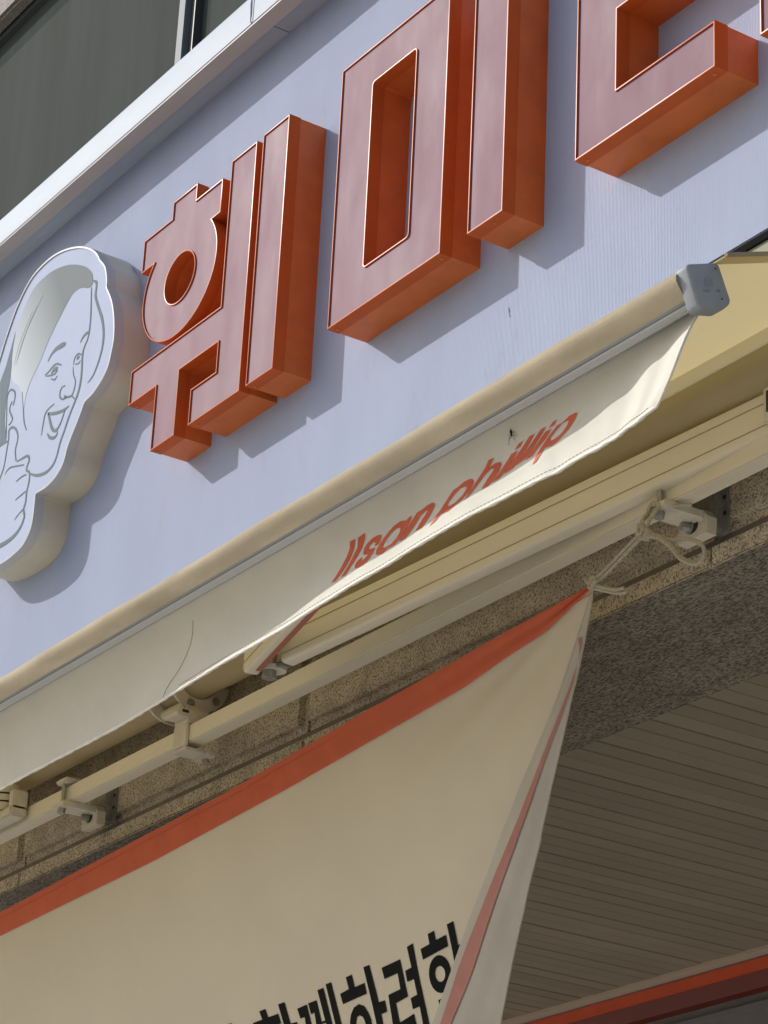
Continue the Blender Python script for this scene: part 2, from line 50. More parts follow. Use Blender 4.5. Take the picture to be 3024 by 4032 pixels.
B_TEXT=[[[[-4.4069,2.914],[-4.3849,2.9153],[-4.3852,2.8919],[-4.3497,2.8938],[-4.3513,2.8741],[-4.437,2.8689],[-4.4389,2.8885],[-4.4061,2.892]],[]],[[[-4.4275,2.8347],[-4.4184,2.8469],[-4.4036,2.8573],[-4.3841,2.8604],[-4.3692,2.8542],[-4.3609,2.8409],[-4.3571,2.8284],[-4.3579,2.8179],[-4.3623,2.8072],[-4.3743,2.7956],[-4.3931,2.79],[-4.4106,2.7944],[-4.4243,2.8068],[-4.4305,2.8215]],[[-4.4084,2.8299],[-4.4008,2.8389],[-4.3903,2.8406],[-4.3812,2.8357],[-4.3781,2.825],[-4.3804,2.8135],[-4.3886,2.8063],[-4.3992,2.808],[-4.4084,2.8162]]],[[[-4.3406,2.9212],[-4.3193,2.9218],[-4.319,2.8526],[-4.2975,2.8531],[-4.2992,2.8325],[-4.3199,2.8311],[-4.3227,2.7774],[-4.3429,2.7805]],[]],[[[-4.2819,2.9096],[-4.2159,2.9138],[-4.2208,2.847],[-4.2642,2.8418],[-4.2671,2.8071],[-4.2174,2.8149],[-4.2193,2.7911],[-4.294,2.7846],[-4.2825,2.86],[-4.2387,2.8634],[-4.235,2.8918],[-4.2821,2.8889]],[]],[[[-4.184,2.9306],[-4.1621,2.9333],[-4.1811,2.7895],[-4.1846,2.7658],[-4.2045,2.7656],[-4.1939,2.8243],[-4.2166,2.823],[-4.214,2.8426],[-4.1908,2.8453],[-4.1879,2.873],[-4.2112,2.8716],[-4.2086,2.8916],[-4.186,2.8935]],[]],[[[-4.1075,2.9401],[-4.0856,2.9418],[-4.0881,2.9254],[-4.0543,2.9287],[-4.059,2.9089],[-4.1436,2.9],[-4.1423,2.9192],[-4.1106,2.9226]],[]],[[[-4.075,2.8619],[-4.0799,2.854],[-4.0866,2.8469],[-4.0946,2.8413],[-4.1035,2.8374],[-4.1126,2.8355],[-4.1213,2.8358],[-4.129,2.8383],[-4.1352,2.8428],[-4.1395,2.8489],[-4.1415,2.8564],[-4.1411,2.8646],[-4.1384,2.873],[-4.1334,2.881],[-4.1267,2.8881],[-4.1185,2.8937],[-4.1096,2.8976],[-4.1005,2.8994],[-4.0918,2.899],[-4.0841,2.8964],[-4.078,2.8919],[-4.0738,2.8857],[-4.0719,2.8784],[-4.0723,2.8702]],[[-4.0918,2.865],[-4.0939,2.8616],[-4.0968,2.8587],[-4.1004,2.8563],[-4.1044,2.8547],[-4.1085,2.854],[-4.1124,2.8542],[-4.116,2.8553],[-4.1188,2.8572],[-4.1208,2.8599],[-4.1218,2.863],[-4.1218,2.8665],[-4.1207,2.8701],[-4.1185,2.8734],[-4.1156,2.8764],[-4.112,2.8788],[-4.108,2.8804],[-4.1039,2.8811],[-4.0999,2.8809],[-4.0964,2.8798],[-4.0936,2.8778],[-4.0916,2.8752],[-4.0906,2.872],[-4.0906,2.8685]]],[[[-4.0428,2.9449],[-4.022,2.947],[-4.0304,2.905],[-4.0037,2.9074],[-4.0076,2.8895],[-4.0346,2.887],[-4.0422,2.8372],[-4.0624,2.8382]],[]],[[[-4.134,2.8253],[-4.0504,2.8353],[-4.0591,2.7914],[-4.1429,2.7838]],[]],[[[-4.7293,2.9044],[-4.7063,2.9051],[-4.7029,2.8884],[-4.6658,2.8891],[-4.663,2.87],[-4.7644,2.8657],[-4.7614,2.8868],[-4.7254,2.8878]],[]],[[[-4.6578,2.9056],[-4.6346,2.9062],[-4.6304,2.8639],[-4.6071,2.8637],[-4.6061,2.8442],[-4.6295,2.8426],[-4.6258,2.8139],[-4.6502,2.8141]],[]],[[[-4.596,2.8869],[-4.5603,2.889],[-4.5584,2.8501],[-4.5587,2.8245],[-4.5826,2.8247],[-4.5764,2.8678],[-4.5924,2.8675]],[]],[[[-4.5546,2.8902],[-4.5235,2.8908],[-4.522,2.8442],[-4.5208,2.8185],[-4.5444,2.8187],[-4.5401,2.8703],[-4.5526,2.8692]],[]],[[[-4.5129,2.908],[-4.4911,2.9088],[-4.4864,2.8166],[-4.5082,2.8165],[-4.5082,2.8463],[-4.5205,2.8459],[-4.5211,2.8498],[-4.5089,2.8504]],[]],[[[-4.4805,2.9134],[-4.4605,2.9143],[-4.4566,2.8337],[-4.4554,2.8083],[-4.4771,2.8082],[-4.4773,2.837]],[]],[[[-4.8605,2.8995],[-4.8391,2.8997],[-4.8343,2.8731],[-4.8566,2.873]],[]]]
V_TEXT=[[[[-3.5711,0.3209],[-3.5549,0.3241],[-3.5603,0.3971],[-3.5678,0.4609],[-3.5808,0.553],[-3.599,0.6441],[-3.6205,0.7339],[-3.6372,0.7267],[-3.6221,0.6523],[-3.6059,0.5659],[-3.5878,0.4749],[-3.5767,0.3989]],[]],[[[-3.5464,0.3293],[-3.524,0.3206],[-3.5283,0.3927],[-3.539,0.4785],[-3.5535,0.556],[-3.5713,0.6371],[-3.5865,0.7302],[-3.6038,0.7261],[-3.5846,0.6159],[-3.5685,0.5205],[-3.5539,0.4428],[-3.5508,0.3894]],[]],[[[-3.5355,0.5428],[-3.532,0.4953],[-3.522,0.4584],[-3.5073,0.4332],[-3.491,0.4323],[-3.4809,0.4467],[-3.4798,0.4746],[-3.484,0.5199],[-3.4894,0.5573],[-3.501,0.5545],[-3.4978,0.5166],[-3.5036,0.4925],[-3.5154,0.5047],[-3.52,0.5444],[-3.5127,0.5599],[-3.4995,0.5733],[-3.4999,0.6028],[-3.5071,0.6568],[-3.516,0.7069],[-3.5281,0.7396],[-3.5457,0.7336],[-3.5577,0.7124],[-3.5595,0.6648],[-3.552,0.6211],[-3.5377,0.6089],[-3.5376,0.6452],[-3.5403,0.6643],[-3.5353,0.6658],[-3.5267,0.6456],[-3.5182,0.62],[-3.5258,0.6069],[-3.5361,0.579]],[]],[[[-3.3847,0.4414],[-3.3908,0.4936],[-3.4045,0.5687],[-3.4203,0.6591],[-3.4343,0.7044],[-3.4565,0.6889],[-3.4705,0.7255],[-3.4857,0.7065],[-3.4942,0.6675],[-3.4927,0.61],[-3.4804,0.5388],[-3.4616,0.4741],[-3.442,0.4328],[-3.4205,0.4222],[-3.4091,0.4412],[-3.4029,0.4623],[-3.3972,0.4389]],[[-3.4218,0.5042],[-3.4226,0.5522],[-3.4319,0.6092],[-3.4467,0.6527],[-3.4626,0.6635],[-3.473,0.6431],[-3.4752,0.6174],[-3.4663,0.5533],[-3.4501,0.5028],[-3.4335,0.4843]]],[[[-3.3688,0.4409],[-3.3523,0.4443],[-3.338,0.4324],[-3.3239,0.4347],[-3.3161,0.4588],[-3.3146,0.4949],[-3.3237,0.5609],[-3.3374,0.6451],[-3.3495,0.7035],[-3.3696,0.6884],[-3.3579,0.6105],[-3.343,0.5394],[-3.3362,0.5073],[-3.3409,0.4926],[-3.3575,0.5109],[-3.3751,0.5951],[-3.3892,0.6589],[-3.402,0.7066],[-3.4209,0.6899],[-3.4042,0.5794],[-3.3861,0.506],[-3.3738,0.4578]],[]],[[[-3.2599,0.4425],[-3.2442,0.4391],[-3.2271,0.4189],[-3.2106,0.4277],[-3.2018,0.4618],[-3.2024,0.5114],[-3.2118,0.5887],[-3.2292,0.6445],[-3.2537,0.6682],[-3.2708,0.6992],[-3.2917,0.6679],[-3.3028,0.7282],[-3.3216,0.7576],[-3.3048,0.6453],[-3.2843,0.5462],[-3.2703,0.4813]],[[-3.2232,0.4935],[-3.221,0.5253],[-3.2314,0.5871],[-3.2499,0.627],[-3.267,0.6319],[-3.2751,0.6125],[-3.2721,0.5664],[-3.2557,0.5081],[-3.2387,0.4771]]],[[[-3.1583,0.3238],[-3.1438,0.3314],[-3.1595,0.4225],[-3.1431,0.4094],[-3.1297,0.4238],[-3.1251,0.464],[-3.1323,0.5334],[-3.1467,0.6094],[-3.158,0.6624],[-3.1769,0.6569],[-3.1641,0.563],[-3.149,0.4888],[-3.1463,0.4706],[-3.1543,0.449],[-3.1731,0.4878],[-3.1906,0.5689],[-3.2072,0.6397],[-3.2235,0.6755],[-3.2044,0.5573],[-3.1838,0.4593],[-3.1697,0.3949]],[]],[[[-3.0968,0.408],[-3.0792,0.4154],[-3.0945,0.4955],[-3.1147,0.5927],[-3.1292,0.6429],[-3.1495,0.6428],[-3.1318,0.56],[-3.1137,0.482]],[]],[[[-3.0748,0.3365],[-3.0625,0.335],[-3.0719,0.3877],[-3.0883,0.3872]],[]],[[[-3.0462,0.3276],[-3.031,0.3319],[-3.0451,0.4044],[-3.0724,0.5295],[-3.0925,0.6073],[-3.1166,0.6193],[-3.0944,0.5083],[-3.0668,0.4077]],[]],[[[-3.0155,0.3254],[-3.0006,0.3271],[-3.0185,0.415],[-3.0453,0.5272],[-3.0634,0.5781],[-3.0861,0.5929],[-3.0618,0.4956],[-3.0343,0.3968]],[]],[[[-3.0036,0.3823],[-2.988,0.3882],[-3.0056,0.4742],[-3.0264,0.5407],[-3.0388,0.5937],[-3.0603,0.5924],[-3.0452,0.5399],[-3.0241,0.461]],[]],[[[-2.9827,0.3178],[-2.9713,0.3213],[-2.9812,0.3644],[-2.9954,0.3621]],[]],[[[-2.9739,0.3904],[-2.9575,0.3897],[-2.9409,0.3609],[-2.9239,0.3627],[-2.921,0.3861],[-2.9297,0.452],[-2.9442,0.5198],[-2.9588,0.552],[-2.9735,0.5847],[-2.9886,0.5986],[-3.0058,0.5831],[-3.0182,0.66],[-3.0243,0.7049],[-3.0344,0.7155],[-3.0273,0.6239],[-3.0131,0.5394],[-2.9951,0.4539]],[[-2.9428,0.4097],[-2.9468,0.4527],[-2.9567,0.4976],[-2.9717,0.5293],[-2.987,0.5363],[-2.9923,0.5246],[-2.9912,0.4887],[-2.977,0.4426],[-2.9589,0.4015]]]]
# ------------------------------------------------------------------ materials
def mat(name, col, rough=0.5, spec=0.5, metal=0.0, var=0.0, vscale=8.0, bump=0.0, bscale=60.0, trans=0.0, stretch=None, rvar=0.0, tcol=None, orand=0.0, spots=0.0):
    mt = bpy.data.materials.new(name); mt.use_nodes = True
    nt = mt.node_tree; n = nt.nodes; l = nt.links
    b = n['Principled BSDF']; out = n['Material Output']
    b.inputs['Base Color'].default_value = (*col, 1); b.inputs['Roughness'].default_value = rough
    b.inputs['Specular IOR Level'].default_value = spec; b.inputs['Metallic'].default_value = metal
    geo = n.new('ShaderNodeNewGeometry'); src = geo.outputs['Position']
    if stretch:
        mp = n.new('ShaderNodeMapping'); mp.inputs['Scale'].default_value = stretch
        l.new(src, mp.inputs[0]); src = mp.outputs[0]
    csock = None
    if var or rvar:
        t = n.new('ShaderNodeTexNoise'); t.inputs['Scale'].default_value = vscale; t.inputs['Detail'].default_value = 6; t.inputs['Roughness'].default_value = 0.62
        l.new(src, t.inputs['Vector'])
        if var:
            r = n.new('ShaderNodeValToRGB')
            r.color_ramp.elements[0].position = 0.3; r.color_ramp.elements[1].position = 0.7
            r.color_ramp.elements[0].color = (*[max(0, c*(1-var)) for c in col], 1); r.color_ramp.elements[1].color = (*[min(1, c*(1+var*.6)) for c in col], 1)
            l.new(t.outputs['Fac'], r.inputs[0]); l.new(r.outputs[0], b.inputs['Base Color']); csock = r.outputs[0]
        if rvar:
            mr = n.new('ShaderNodeMapRange'); mr.inputs[1].default_value = .3; mr.inputs[2].default_value = .7
            mr.inputs[3].default_value = rough-rvar; mr.inputs[4].default_value = rough+rvar
            l.new(t.outputs['Fac'], mr.inputs[0]); l.new(mr.outputs[0], b.inputs['Roughness'])
    if spots or orand:
        base = csock
        if base is None:
            rg = n.new('ShaderNodeRGB'); rg.outputs[0].default_value = (*col, 1); base = rg.outputs[0]
        mul = n.new('ShaderNodeMix'); mul.data_type = 'RGBA'; mul.blend_type = 'MULTIPLY'; mul.inputs[0].default_value = 1
        l.new(base, mul.inputs[6])
        if spots:      # sparse grime: drips and smudges
            t3 = n.new('ShaderNodeTexNoise'); t3.inputs['Scale'].default_value = 11; t3.inputs['Detail'].default_value = 8; t3.inputs['Roughness'].default_value = .7
            mp3 = n.new('ShaderNodeMapping'); mp3.inputs['Scale'].default_value = (1, 1, .35); l.new(geo.outputs['Position'], mp3.inputs[0]); l.new(mp3.outputs[0], t3.inputs['Vector'])
            r3 = n.new('ShaderNodeValToRGB'); r3.color_ramp.elements[0].position = .28; r3.color_ramp.elements[1].position = .44
            v0 = 1-spots; r3.color_ramp.elements[0].color = (v0, v0*.98, v0*.95, 1); r3.color_ramp.elements[1].color = (1, 1, 1, 1)
            l.new(t3.outputs['Fac'], r3.inputs[0]); l.new(r3.outputs[0], mul.inputs[7])
        else:
            oi = n.new('ShaderNodeObjectInfo'); mo = n.new('ShaderNodeMapRange'); mo.inputs[3].default_value = 1-orand; mo.inputs[4].default_value = 1+orand
            l.new(oi.outputs['Random'], mo.inputs[0]); cb = n.new('ShaderNodeCombineColor')
            for q in range(3): l.new(mo.outputs[0], cb.inputs[q])
            l.new(cb.outputs[0], mul.inputs[7])
        l.new(mul.outputs[2], b.inputs['Base Color'])
    if bump:
        t2 = n.new('ShaderNodeTexNoise'); t2.inputs['Scale'].default_value = bscale; t2.inputs['Detail'].default_value = 4
        l.new(src, t2.inputs['Vector'])
        bp = n.new('ShaderNodeBump'); bp.inputs['Strength'].default_value = bump; bp.inputs['Distance'].default_value = 0.002
        l.new(t2.outputs['Fac'], bp.inputs['Height']); l.new(bp.outputs[0], b.inputs['Normal'])
    if trans:
        tr = n.new('ShaderNodeBsdfTranslucent'); tr.inputs[0].default_value = (*(tcol or col), 1)
        mx = n.new('ShaderNodeMixShader'); mx.inputs[0].default_value = trans
        l.new(b.outputs[0], mx.inputs[1]); l.new(tr.outputs[0], mx.inputs[2]); l.new(mx.outputs[0], out.inputs[0])
    return mt

def granite(name, base, dark, light, scale, rough=0.75, bump=0.6, bscale=170, stretch=None, dthr=0.5):
    mt = bpy.data.materials.new(name); mt.use_nodes = True
    nt = mt.node_tree; n = nt.nodes; l = nt.links; b = n['Principled BSDF']
    b.inputs['Roughness'].default_value = rough; b.inputs['Specular IOR Level'].default_value = 0.3
    geo = n.new('ShaderNodeNewGeometry'); src = geo.outputs['Position']
    if stretch:
        mp = n.new('ShaderNodeMapping'); mp.inputs['Scale'].default_value = stretch
        l.new(src, mp.inputs[0]); src = mp.outputs[0]
    a = n.new('ShaderNodeTexNoise'); a.inputs['Scale'].default_value = scale; a.inputs['Detail'].default_value = 3; a.inputs['Roughness'].default_value = 0.55
    c = n.new('ShaderNodeTexNoise'); c.inputs['Scale'].default_value = scale*0.07; c.inputs['Detail'].default_value = 4
    d = n.new('ShaderNodeTexNoise'); d.inputs['Scale'].default_value = scale*1.7; d.inputs['Detail'].default_value = 2
    for q in (a, c, d): l.new(src, q.inputs['Vector'])
    r = n.new('ShaderNodeValToRGB'); e = r.color_ramp.elements
    e[0].position = dthr-.07; e[0].color = (*dark, 1); e[1].position = dthr+.02; e[1].color = (*base, 1)
    x = e.new(0.66); x.color = (*light, 1)
    l.new(a.outputs['Fac'], r.inputs[0])
    r2 = n.new('ShaderNodeValToRGB'); r2.color_ramp.elements[0].position = .25; r2.color_ramp.elements[1].position = .75
    r2.color_ramp.elements[0].color = (.72, .70, .68, 1); r2.color_ramp.elements[1].color = (1.12, 1.1, 1.06, 1)
    l.new(c.outputs['Fac'], r2.inputs[0])
    mx = n.new('ShaderNodeMix'); mx.data_type = 'RGBA'; mx.blend_type = 'MULTIPLY'; mx.inputs[0].default_value = 1
    l.new(r.outputs[0], mx.inputs[6]); l.new(r2.outputs[0], mx.inputs[7]); l.new(mx.outputs[2], b.inputs['Base Color'])
    bp = n.new('ShaderNodeBump'); bp.inputs['Strength'].default_value = bump; bp.inputs['Distance'].default_value = 0.0035
    t2 = n.new('ShaderNodeTexNoise'); t2.inputs['Scale'].default_value = bscale; t2.inputs['Detail'].default_value = 3
    l.new(src, t2.inputs['Vector']); l.new(t2.outputs['Fac'], bp.inputs['Height']); l.new(bp.outputs[0], b.inputs['Normal'])
    return mt

def hair_material():
    mt = bpy.data.materials.new('printed_hair_gradient'); mt.use_nodes = True
    nt = mt.node_tree; n = nt.nodes; l = nt.links; b = n['Principled BSDF']; b.inputs['Roughness'].default_value = .75; b.inputs['Specular IOR Level'].default_value = .12
    g = n.new('ShaderNodeNewGeometry'); s = n.new('ShaderNodeSeparateXYZ'); l.new(g.outputs['Position'], s.inputs[0])
    # gradient printed across the hair: t = (x - x0) + 0.9*(z - z0)
    m1 = n.new('ShaderNodeMath'); m1.operation = 'MULTIPLY_ADD'; m1.inputs[1].default_value = 0.62; l.new(s.outputs['Z'], m1.inputs[0]); l.new(s.outputs['X'], m1.inputs[2])
    mr = n.new('ShaderNodeMapRange'); mr.inputs[1].default_value = -5.965+.62*4.80; mr.inputs[2].default_value = -5.72+.62*4.96; l.new(m1.outputs[0], mr.inputs[0])
    r = n.new('ShaderNodeValToRGB'); r.color_ramp.elements[0].color = (.46, .52, .57, 1); r.color_ramp.elements[1].color = (.155, .18, .195, 1)
    l.new(mr.outputs[0], r.inputs[0]); l.new(r.outputs[0], b.inputs['Base Color'])
    return mt

M = {}
M['orange'] = mat('orange_paint', (.54, .135, .031), .45, .35, var=.14, vscale=14, bump=.03, bscale=300)
M['gloss'] = mat('orange_gloss_trim', (.46, .098, .024), .30, .07, var=.08, vscale=14)
M['emblem_rim'] = mat('emblem_gloss_rim', (.46, .48, .50), .4, .05)
M['face'] = mat('red_acrylic_face', (.168, .070, .108), .60, .165, var=.10, vscale=9, rvar=.05, spots=.22, stretch=(1, 1, .35))
M['board'] = mat('pale_blue_sign_panel', (.375, .425, .575), .75, .12, var=.06, vscale=5, spots=.07, stretch=(1, 1, .3))
M['white'] = mat('white_painted_metal', (.35, .405, .49), .6, .2, var=.06, vscale=18, stretch=(.3, 1, 1))
M['lip'] = mat('greyed_white_metal', (.38, .35, .34), .45, .5, var=.08, vscale=20, stretch=(.3, 1, 1))
M['emblem'] = mat('emblem_white_acrylic', (.365, .42, .57), .75, .12, var=.04, vscale=6, spots=.06)
M['emblem_side'] = mat('emblem_cream_metal', (.55, .53, .455), .55, .3, var=.06, vscale=9)
M['ink'] = mat('grey_green_ink', (.105, .150, .165), .75, .15, var=.12, vscale=30)
M['ink_shade'] = mat('slate_ink', (.10, .14, .175), .75, .15)
M['hair'] = hair_material()
M['scuff'] = mat('grey_scuff', (.15, .17, .24), .95, .0)
M['dark'] = mat('black_rubber', (.012, .012, .012), .9, .02)
M['fabric'] = mat('cream_awning_fabric', (.62, .55, .38), .8, .2, var=.06, vscale=10, bump=.25, bscale=420, trans=.38, tcol=(.70, .58, .30))
M['cover'] = mat('cream_fabric_cover', (.40, .34, .24), .8, .2, var=.16, vscale=16, bump=.7, bscale=1500, stretch=(.4, 1, 1))
M['valance'] = mat('white_valance_fabric', (.745, .73, .665), .8, .15, var=.06, vscale=9, bump=.6, bscale=1500, trans=.14, tcol=(.75, .7, .6))
M['hem'] = mat('white_hem_tape', (.80, .78, .72), .7, .3, var=.08, vscale=60, bump=.6, bscale=400)
M['redprint'] = mat('red_print', (.62, .135, .07), .7, .15, var=.12, vscale=30, trans=.1)
M['alu'] = mat('anodised_aluminium', (.30, .33, .35), .5, .3, metal=.0, var=.05, vscale=8, stretch=(.15, 1, 1))
M['ridge'] = mat('aluminium_ridge_highlight', (.80, .82, .83), .4, .5)  # paler than the profile: caught light put into the colour
M['cap'] = mat('grey_plastic_cap', (.31, .34, .375), .55, .25, var=.08, vscale=40, bump=.08, bscale=300)
M['cream'] = mat('cream_powder_coat', (.70, .655, .535), .42, .45, var=.06, vscale=12, stretch=(.3, 1, 1), rvar=.05)
M['bracket'] = mat('cream_cast_bracket', (.60, .56, .47), .5, .4, var=.1, vscale=40, bump=.15, bscale=200)
M['groove'] = mat('shadowed_cream_groove', (.30, .26, .17), .7, .2)
M['galv'] = mat('galvanised_steel', (.34, .35, .33), .45, .5, metal=.6, var=.25, vscale=60)
M['slot'] = mat('dark_slot', (.03, .03, .03), .7)
M['strip'] = mat('painted_red_reflection', (.36, .12, .08), .4, .5)  # reflected red as a surface colour
M['banner'] = mat('cream_banner_cloth', (.77, .695, .545), .8, .2, var=.05, vscale=4, bump=.2, bscale=700, trans=.25, tcol=(.65, .55, .40))
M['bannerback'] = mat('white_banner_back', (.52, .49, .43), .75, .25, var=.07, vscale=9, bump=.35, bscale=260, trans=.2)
M['bannerred'] = mat('banner_red_border', (.62, .145, .075), .8, .2, var=.10, vscale=14, bump=.2, bscale=600, trans=.15)
M['pinkstripe'] = mat('red_border_through_cloth', (.40, .185, .155), .8, .2, var=.1, vscale=18)
M['black'] = mat('black_print', (.012, .014, .013), .9, .05)
M['rope'] = mat('grey_cotton_rope', (.50, .46, .38), .9, .1, var=.25, vscale=160, bump=.5, bscale=900)
M['stone'] = granite('bush_hammered_granite', (.64, .575, .46), (.25, .22, .175), (.70, .64, .52), 220, bump=1.0, bscale=170, dthr=.46)
M['stone_upper'] = granite('grey_upper_granite', (.22, .21, .19), (.10, .095, .09), (.27, .26, .24), 210, bump=.5, bscale=190, dthr=.46)
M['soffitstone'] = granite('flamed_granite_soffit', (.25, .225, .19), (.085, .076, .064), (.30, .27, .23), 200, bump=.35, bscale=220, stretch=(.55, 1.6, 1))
M['mortar'] = mat('grey_sealant', (.24, .21, .18), .8, .2, var=.15, vscale=30)
M['flash'] = mat('cream_flashing', (.27, .27, .20), .7, .2, var=.08, vscale=14)
M['slat'] = mat('taupe_metal_slat', (.25, .215, .17), .55, .3, var=.08, vscale=3, orand=.07)
M['edge'] = mat('pale_edge_trim', (.40, .34, .28), .6, .3)
M['slatback'] = mat('slat_gap_backing', (.11, .095, .08), .8)
M['header'] = mat('red_shopfront_header', (.55, .075, .02), .45, .5, var=.1, vscale=12)
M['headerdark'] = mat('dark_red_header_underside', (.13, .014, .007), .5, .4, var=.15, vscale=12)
M['grey'] = mat('grey_shopfront_panel', (.16, .155, .15), .6, .4, var=.1)
M['mullion'] = mat('pale_window_mullion', (.13, .155, .18), .6, .2)
M['frame'] = mat('dark_window_frame', (.05, .055, .055), .5)
M['head'] = mat('grey_window_head', (.06, .07, .068), .7, .2)
M['pave'] = mat('concrete_paving', (.53, .49, .42), .85, .3, var=.12, vscale=3, bump=.3, bscale=40)
M['asphalt'] = mat('asphalt', (.06, .06, .062), .9, .3, var=.2, vscale=6, bump=.4, bscale=50)
M['insect'] = mat('black_insect', (.012, .010, .009), .4)
M['glass'] = mat('dark_window_glass', (.062, .073, .071), .02, .003, var=.14, vscale=3.2, stretch=(2.2, 1, .22))

# ------------------------------------------------------------------ helpers
def link(name, me, material, parent=None, smooth=None):
    o = bpy.data.objects.new(name, me); COL.objects.link(o)
    if material is not None and not me.materials: me.materials.append(material)
    if parent is not None: o.parent = parent
    if smooth is not None:
        for p in me.polygons: p.use_smooth = True
        me.set_sharp_from_angle(angle=math.radians(smooth))
    return o
def mesh(name, verts, faces, fix=True):
    me = bpy.data.meshes.new(name); me.from_pydata([tuple(v) for v in verts], [], faces); me.validate()
    if fix:
        bm = bmesh.new(); bm.from_mesh(me); bmesh.ops.recalc_face_normals(bm, faces=bm.faces); bm.to_mesh(me); bm.free()
    me.update(); return me
def thing(name, label, cat, group=None, kind=None, loc=(0, 0, 0)):
    o = bpy.data.objects.new(name, None); COL.objects.link(o); o['label'] = label; o['category'] = cat
    o.empty_display_size = .05
    if group: o['group'] = group
    return o
def tag(o, label, cat=None, group=None, kind=None):
    o['label'] = label
    if cat: o['category'] = cat
    if group: o['group'] = group
    if kind: o['kind'] = kind
    return o
def box_mesh(x0, x1, y0, y1, z0, z1, bev=0.0, seg=2):
    bm = bmesh.new(); bmesh.ops.create_cube(bm, size=1)
    for v in bm.verts: v.co = Vector(((x0+x1)/2+v.co.x*(x1-x0), (y0+y1)/2+v.co.y*(y1-y0), (z0+z1)/2+v.co.z*(z1-z0)))
    if bev: bmesh.ops.bevel(bm, geom=list(bm.edges), offset=bev, segments=seg, affect='EDGES')
    me = bpy.data.meshes.new('box'); bm.to_mesh(me); bm.free(); return me
def box(name, x0, x1, y0, y1, z0, z1, m_, parent=None, bev=0.0, seg=2):
    return link(name, box_mesh(x0, x1, y0, y1, z0, z1, bev, seg), m_, parent, 35 if bev else None)
def extrude_x(name, prof, x0, x1, m_, parent=None, smooth=35, n=1, caps=True):
    """profile of (y, z) points swept along X"""
    k = len(prof); vs = []; fs = []
    for i in range(n+1):
        x = x0+(x1-x0)*i/n
        vs += [(x, y, z) for y, z in prof]
    for i in range(n):
        for j in range(k):
            fs.append((i*k+j, i*k+(j+1) % k, (i+1)*k+(j+1) % k, (i+1)*k+j))
    if caps:
        tri = tessellate_polygon([[Vector((y, z, 0)) for y, z in prof]])
        fs += [tuple(t) for t in tri]+[tuple(n*k+q for q in t) for t in tri]
    return link(name, mesh(name, vs, fs), m_, parent, smooth)
def catmull(P, per=8):
    P = [Vector(p) for p in P]; Q = []
    for i in range(len(P)-1):
        a, b, c, d = P[max(i-1, 0)], P[i], P[i+1], P[min(i+2, len(P)-1)]
        for s in range(per):
            t = s/per
            Q.append(.5*((2*b)+(c-a)*t+(2*a-5*b+4*c-d)*t*t+(3*b-a-3*c+d)*t**3))
    Q.append(P[-1]); return Q
def frames(P):
    T = [(P[min(i+1, len(P)-1)]-P[max(i-1, 0)]).normalized() for i in range(len(P))]
    n0 = Vector((0, 0, 1)) if abs(T[0].z) < .9 else Vector((1, 0, 0))
    N = []
    for t in T:
        n0 = (n0-t*n0.dot(t)).normalized(); N.append(n0)
    return T, N
def tube_geo(P, r, sides=8, vs=None, fs=None):
    vs = [] if vs is None else vs; fs = [] if fs is None else fs
    T, N = frames(P); base = len(vs)
    for i, p in enumerate(P):
        B = T[i].cross(N[i]); rr = r[i] if isinstance(r, (list, tuple)) else r
        for k in range(sides):
            a = 2*math.pi*k/sides; vs.append(p+(N[i]*math.cos(a)+B*math.sin(a))*rr)
    for i in range(len(P)-1):
        for k in range(sides):
            fs.append((base+i*sides+k, base+i*sides+(k+1) % sides, base+(i+1)*sides+(k+1) % sides, base+(i+1)*sides+k))
    fs.append(tuple(base+k for k in range(sides))); fs.append(tuple(base+(len(P)-1)*sides+k for k in range(sides)))
    return vs, fs
def tube(name, P, r, m_, parent=None, sides=10):
    vs, fs = tube_geo([Vector(p) for p in P], r, sides); return link(name, mesh(name, vs, fs), m_, parent, 50)
def cyl(name, a, b, r, m_, parent=None, sides=16):
    return tube(name, [Vector(a), Vector(b)], r, m_, parent, sides)
def rope_geo(P, r, vs, fs, pitch=.017):
    """three strands twisted round a path"""
    T, N = frames(P); L = 0.0; S = [[], [], []]
    for i, p in enumerate(P):
        if i: L += (P[i]-P[i-1]).length
        B = T[i].cross(N[i])
        for k in range(3):
            a = 2*math.pi*(k/3+L/pitch); S[k].append(p+(N[i]*math.cos(a)+B*math.sin(a))*r*.5)
    for s in S: tube_geo(s, r*.56, 6, vs, fs)
def resample(P, step):
    out = [P[0]]; acc = 0
    for a, b in zip(P, P[1:]):
        d = (b-a).length
        while d > 1e-9 and acc+d >= step:
            t = (step-acc)/d; a = a.lerp(b, t); out.append(a.copy()); d = (b-a).length; acc = 0
        acc += d
    out.append(P[-1]); return out
def rope(name, pts, r, m_, parent):
    vs, fs = [], []; rope_geo(resample(catmull(pts, 10), .0014), r, vs, fs)
    return link(name, mesh(name, vs, fs), m_, parent, 60)
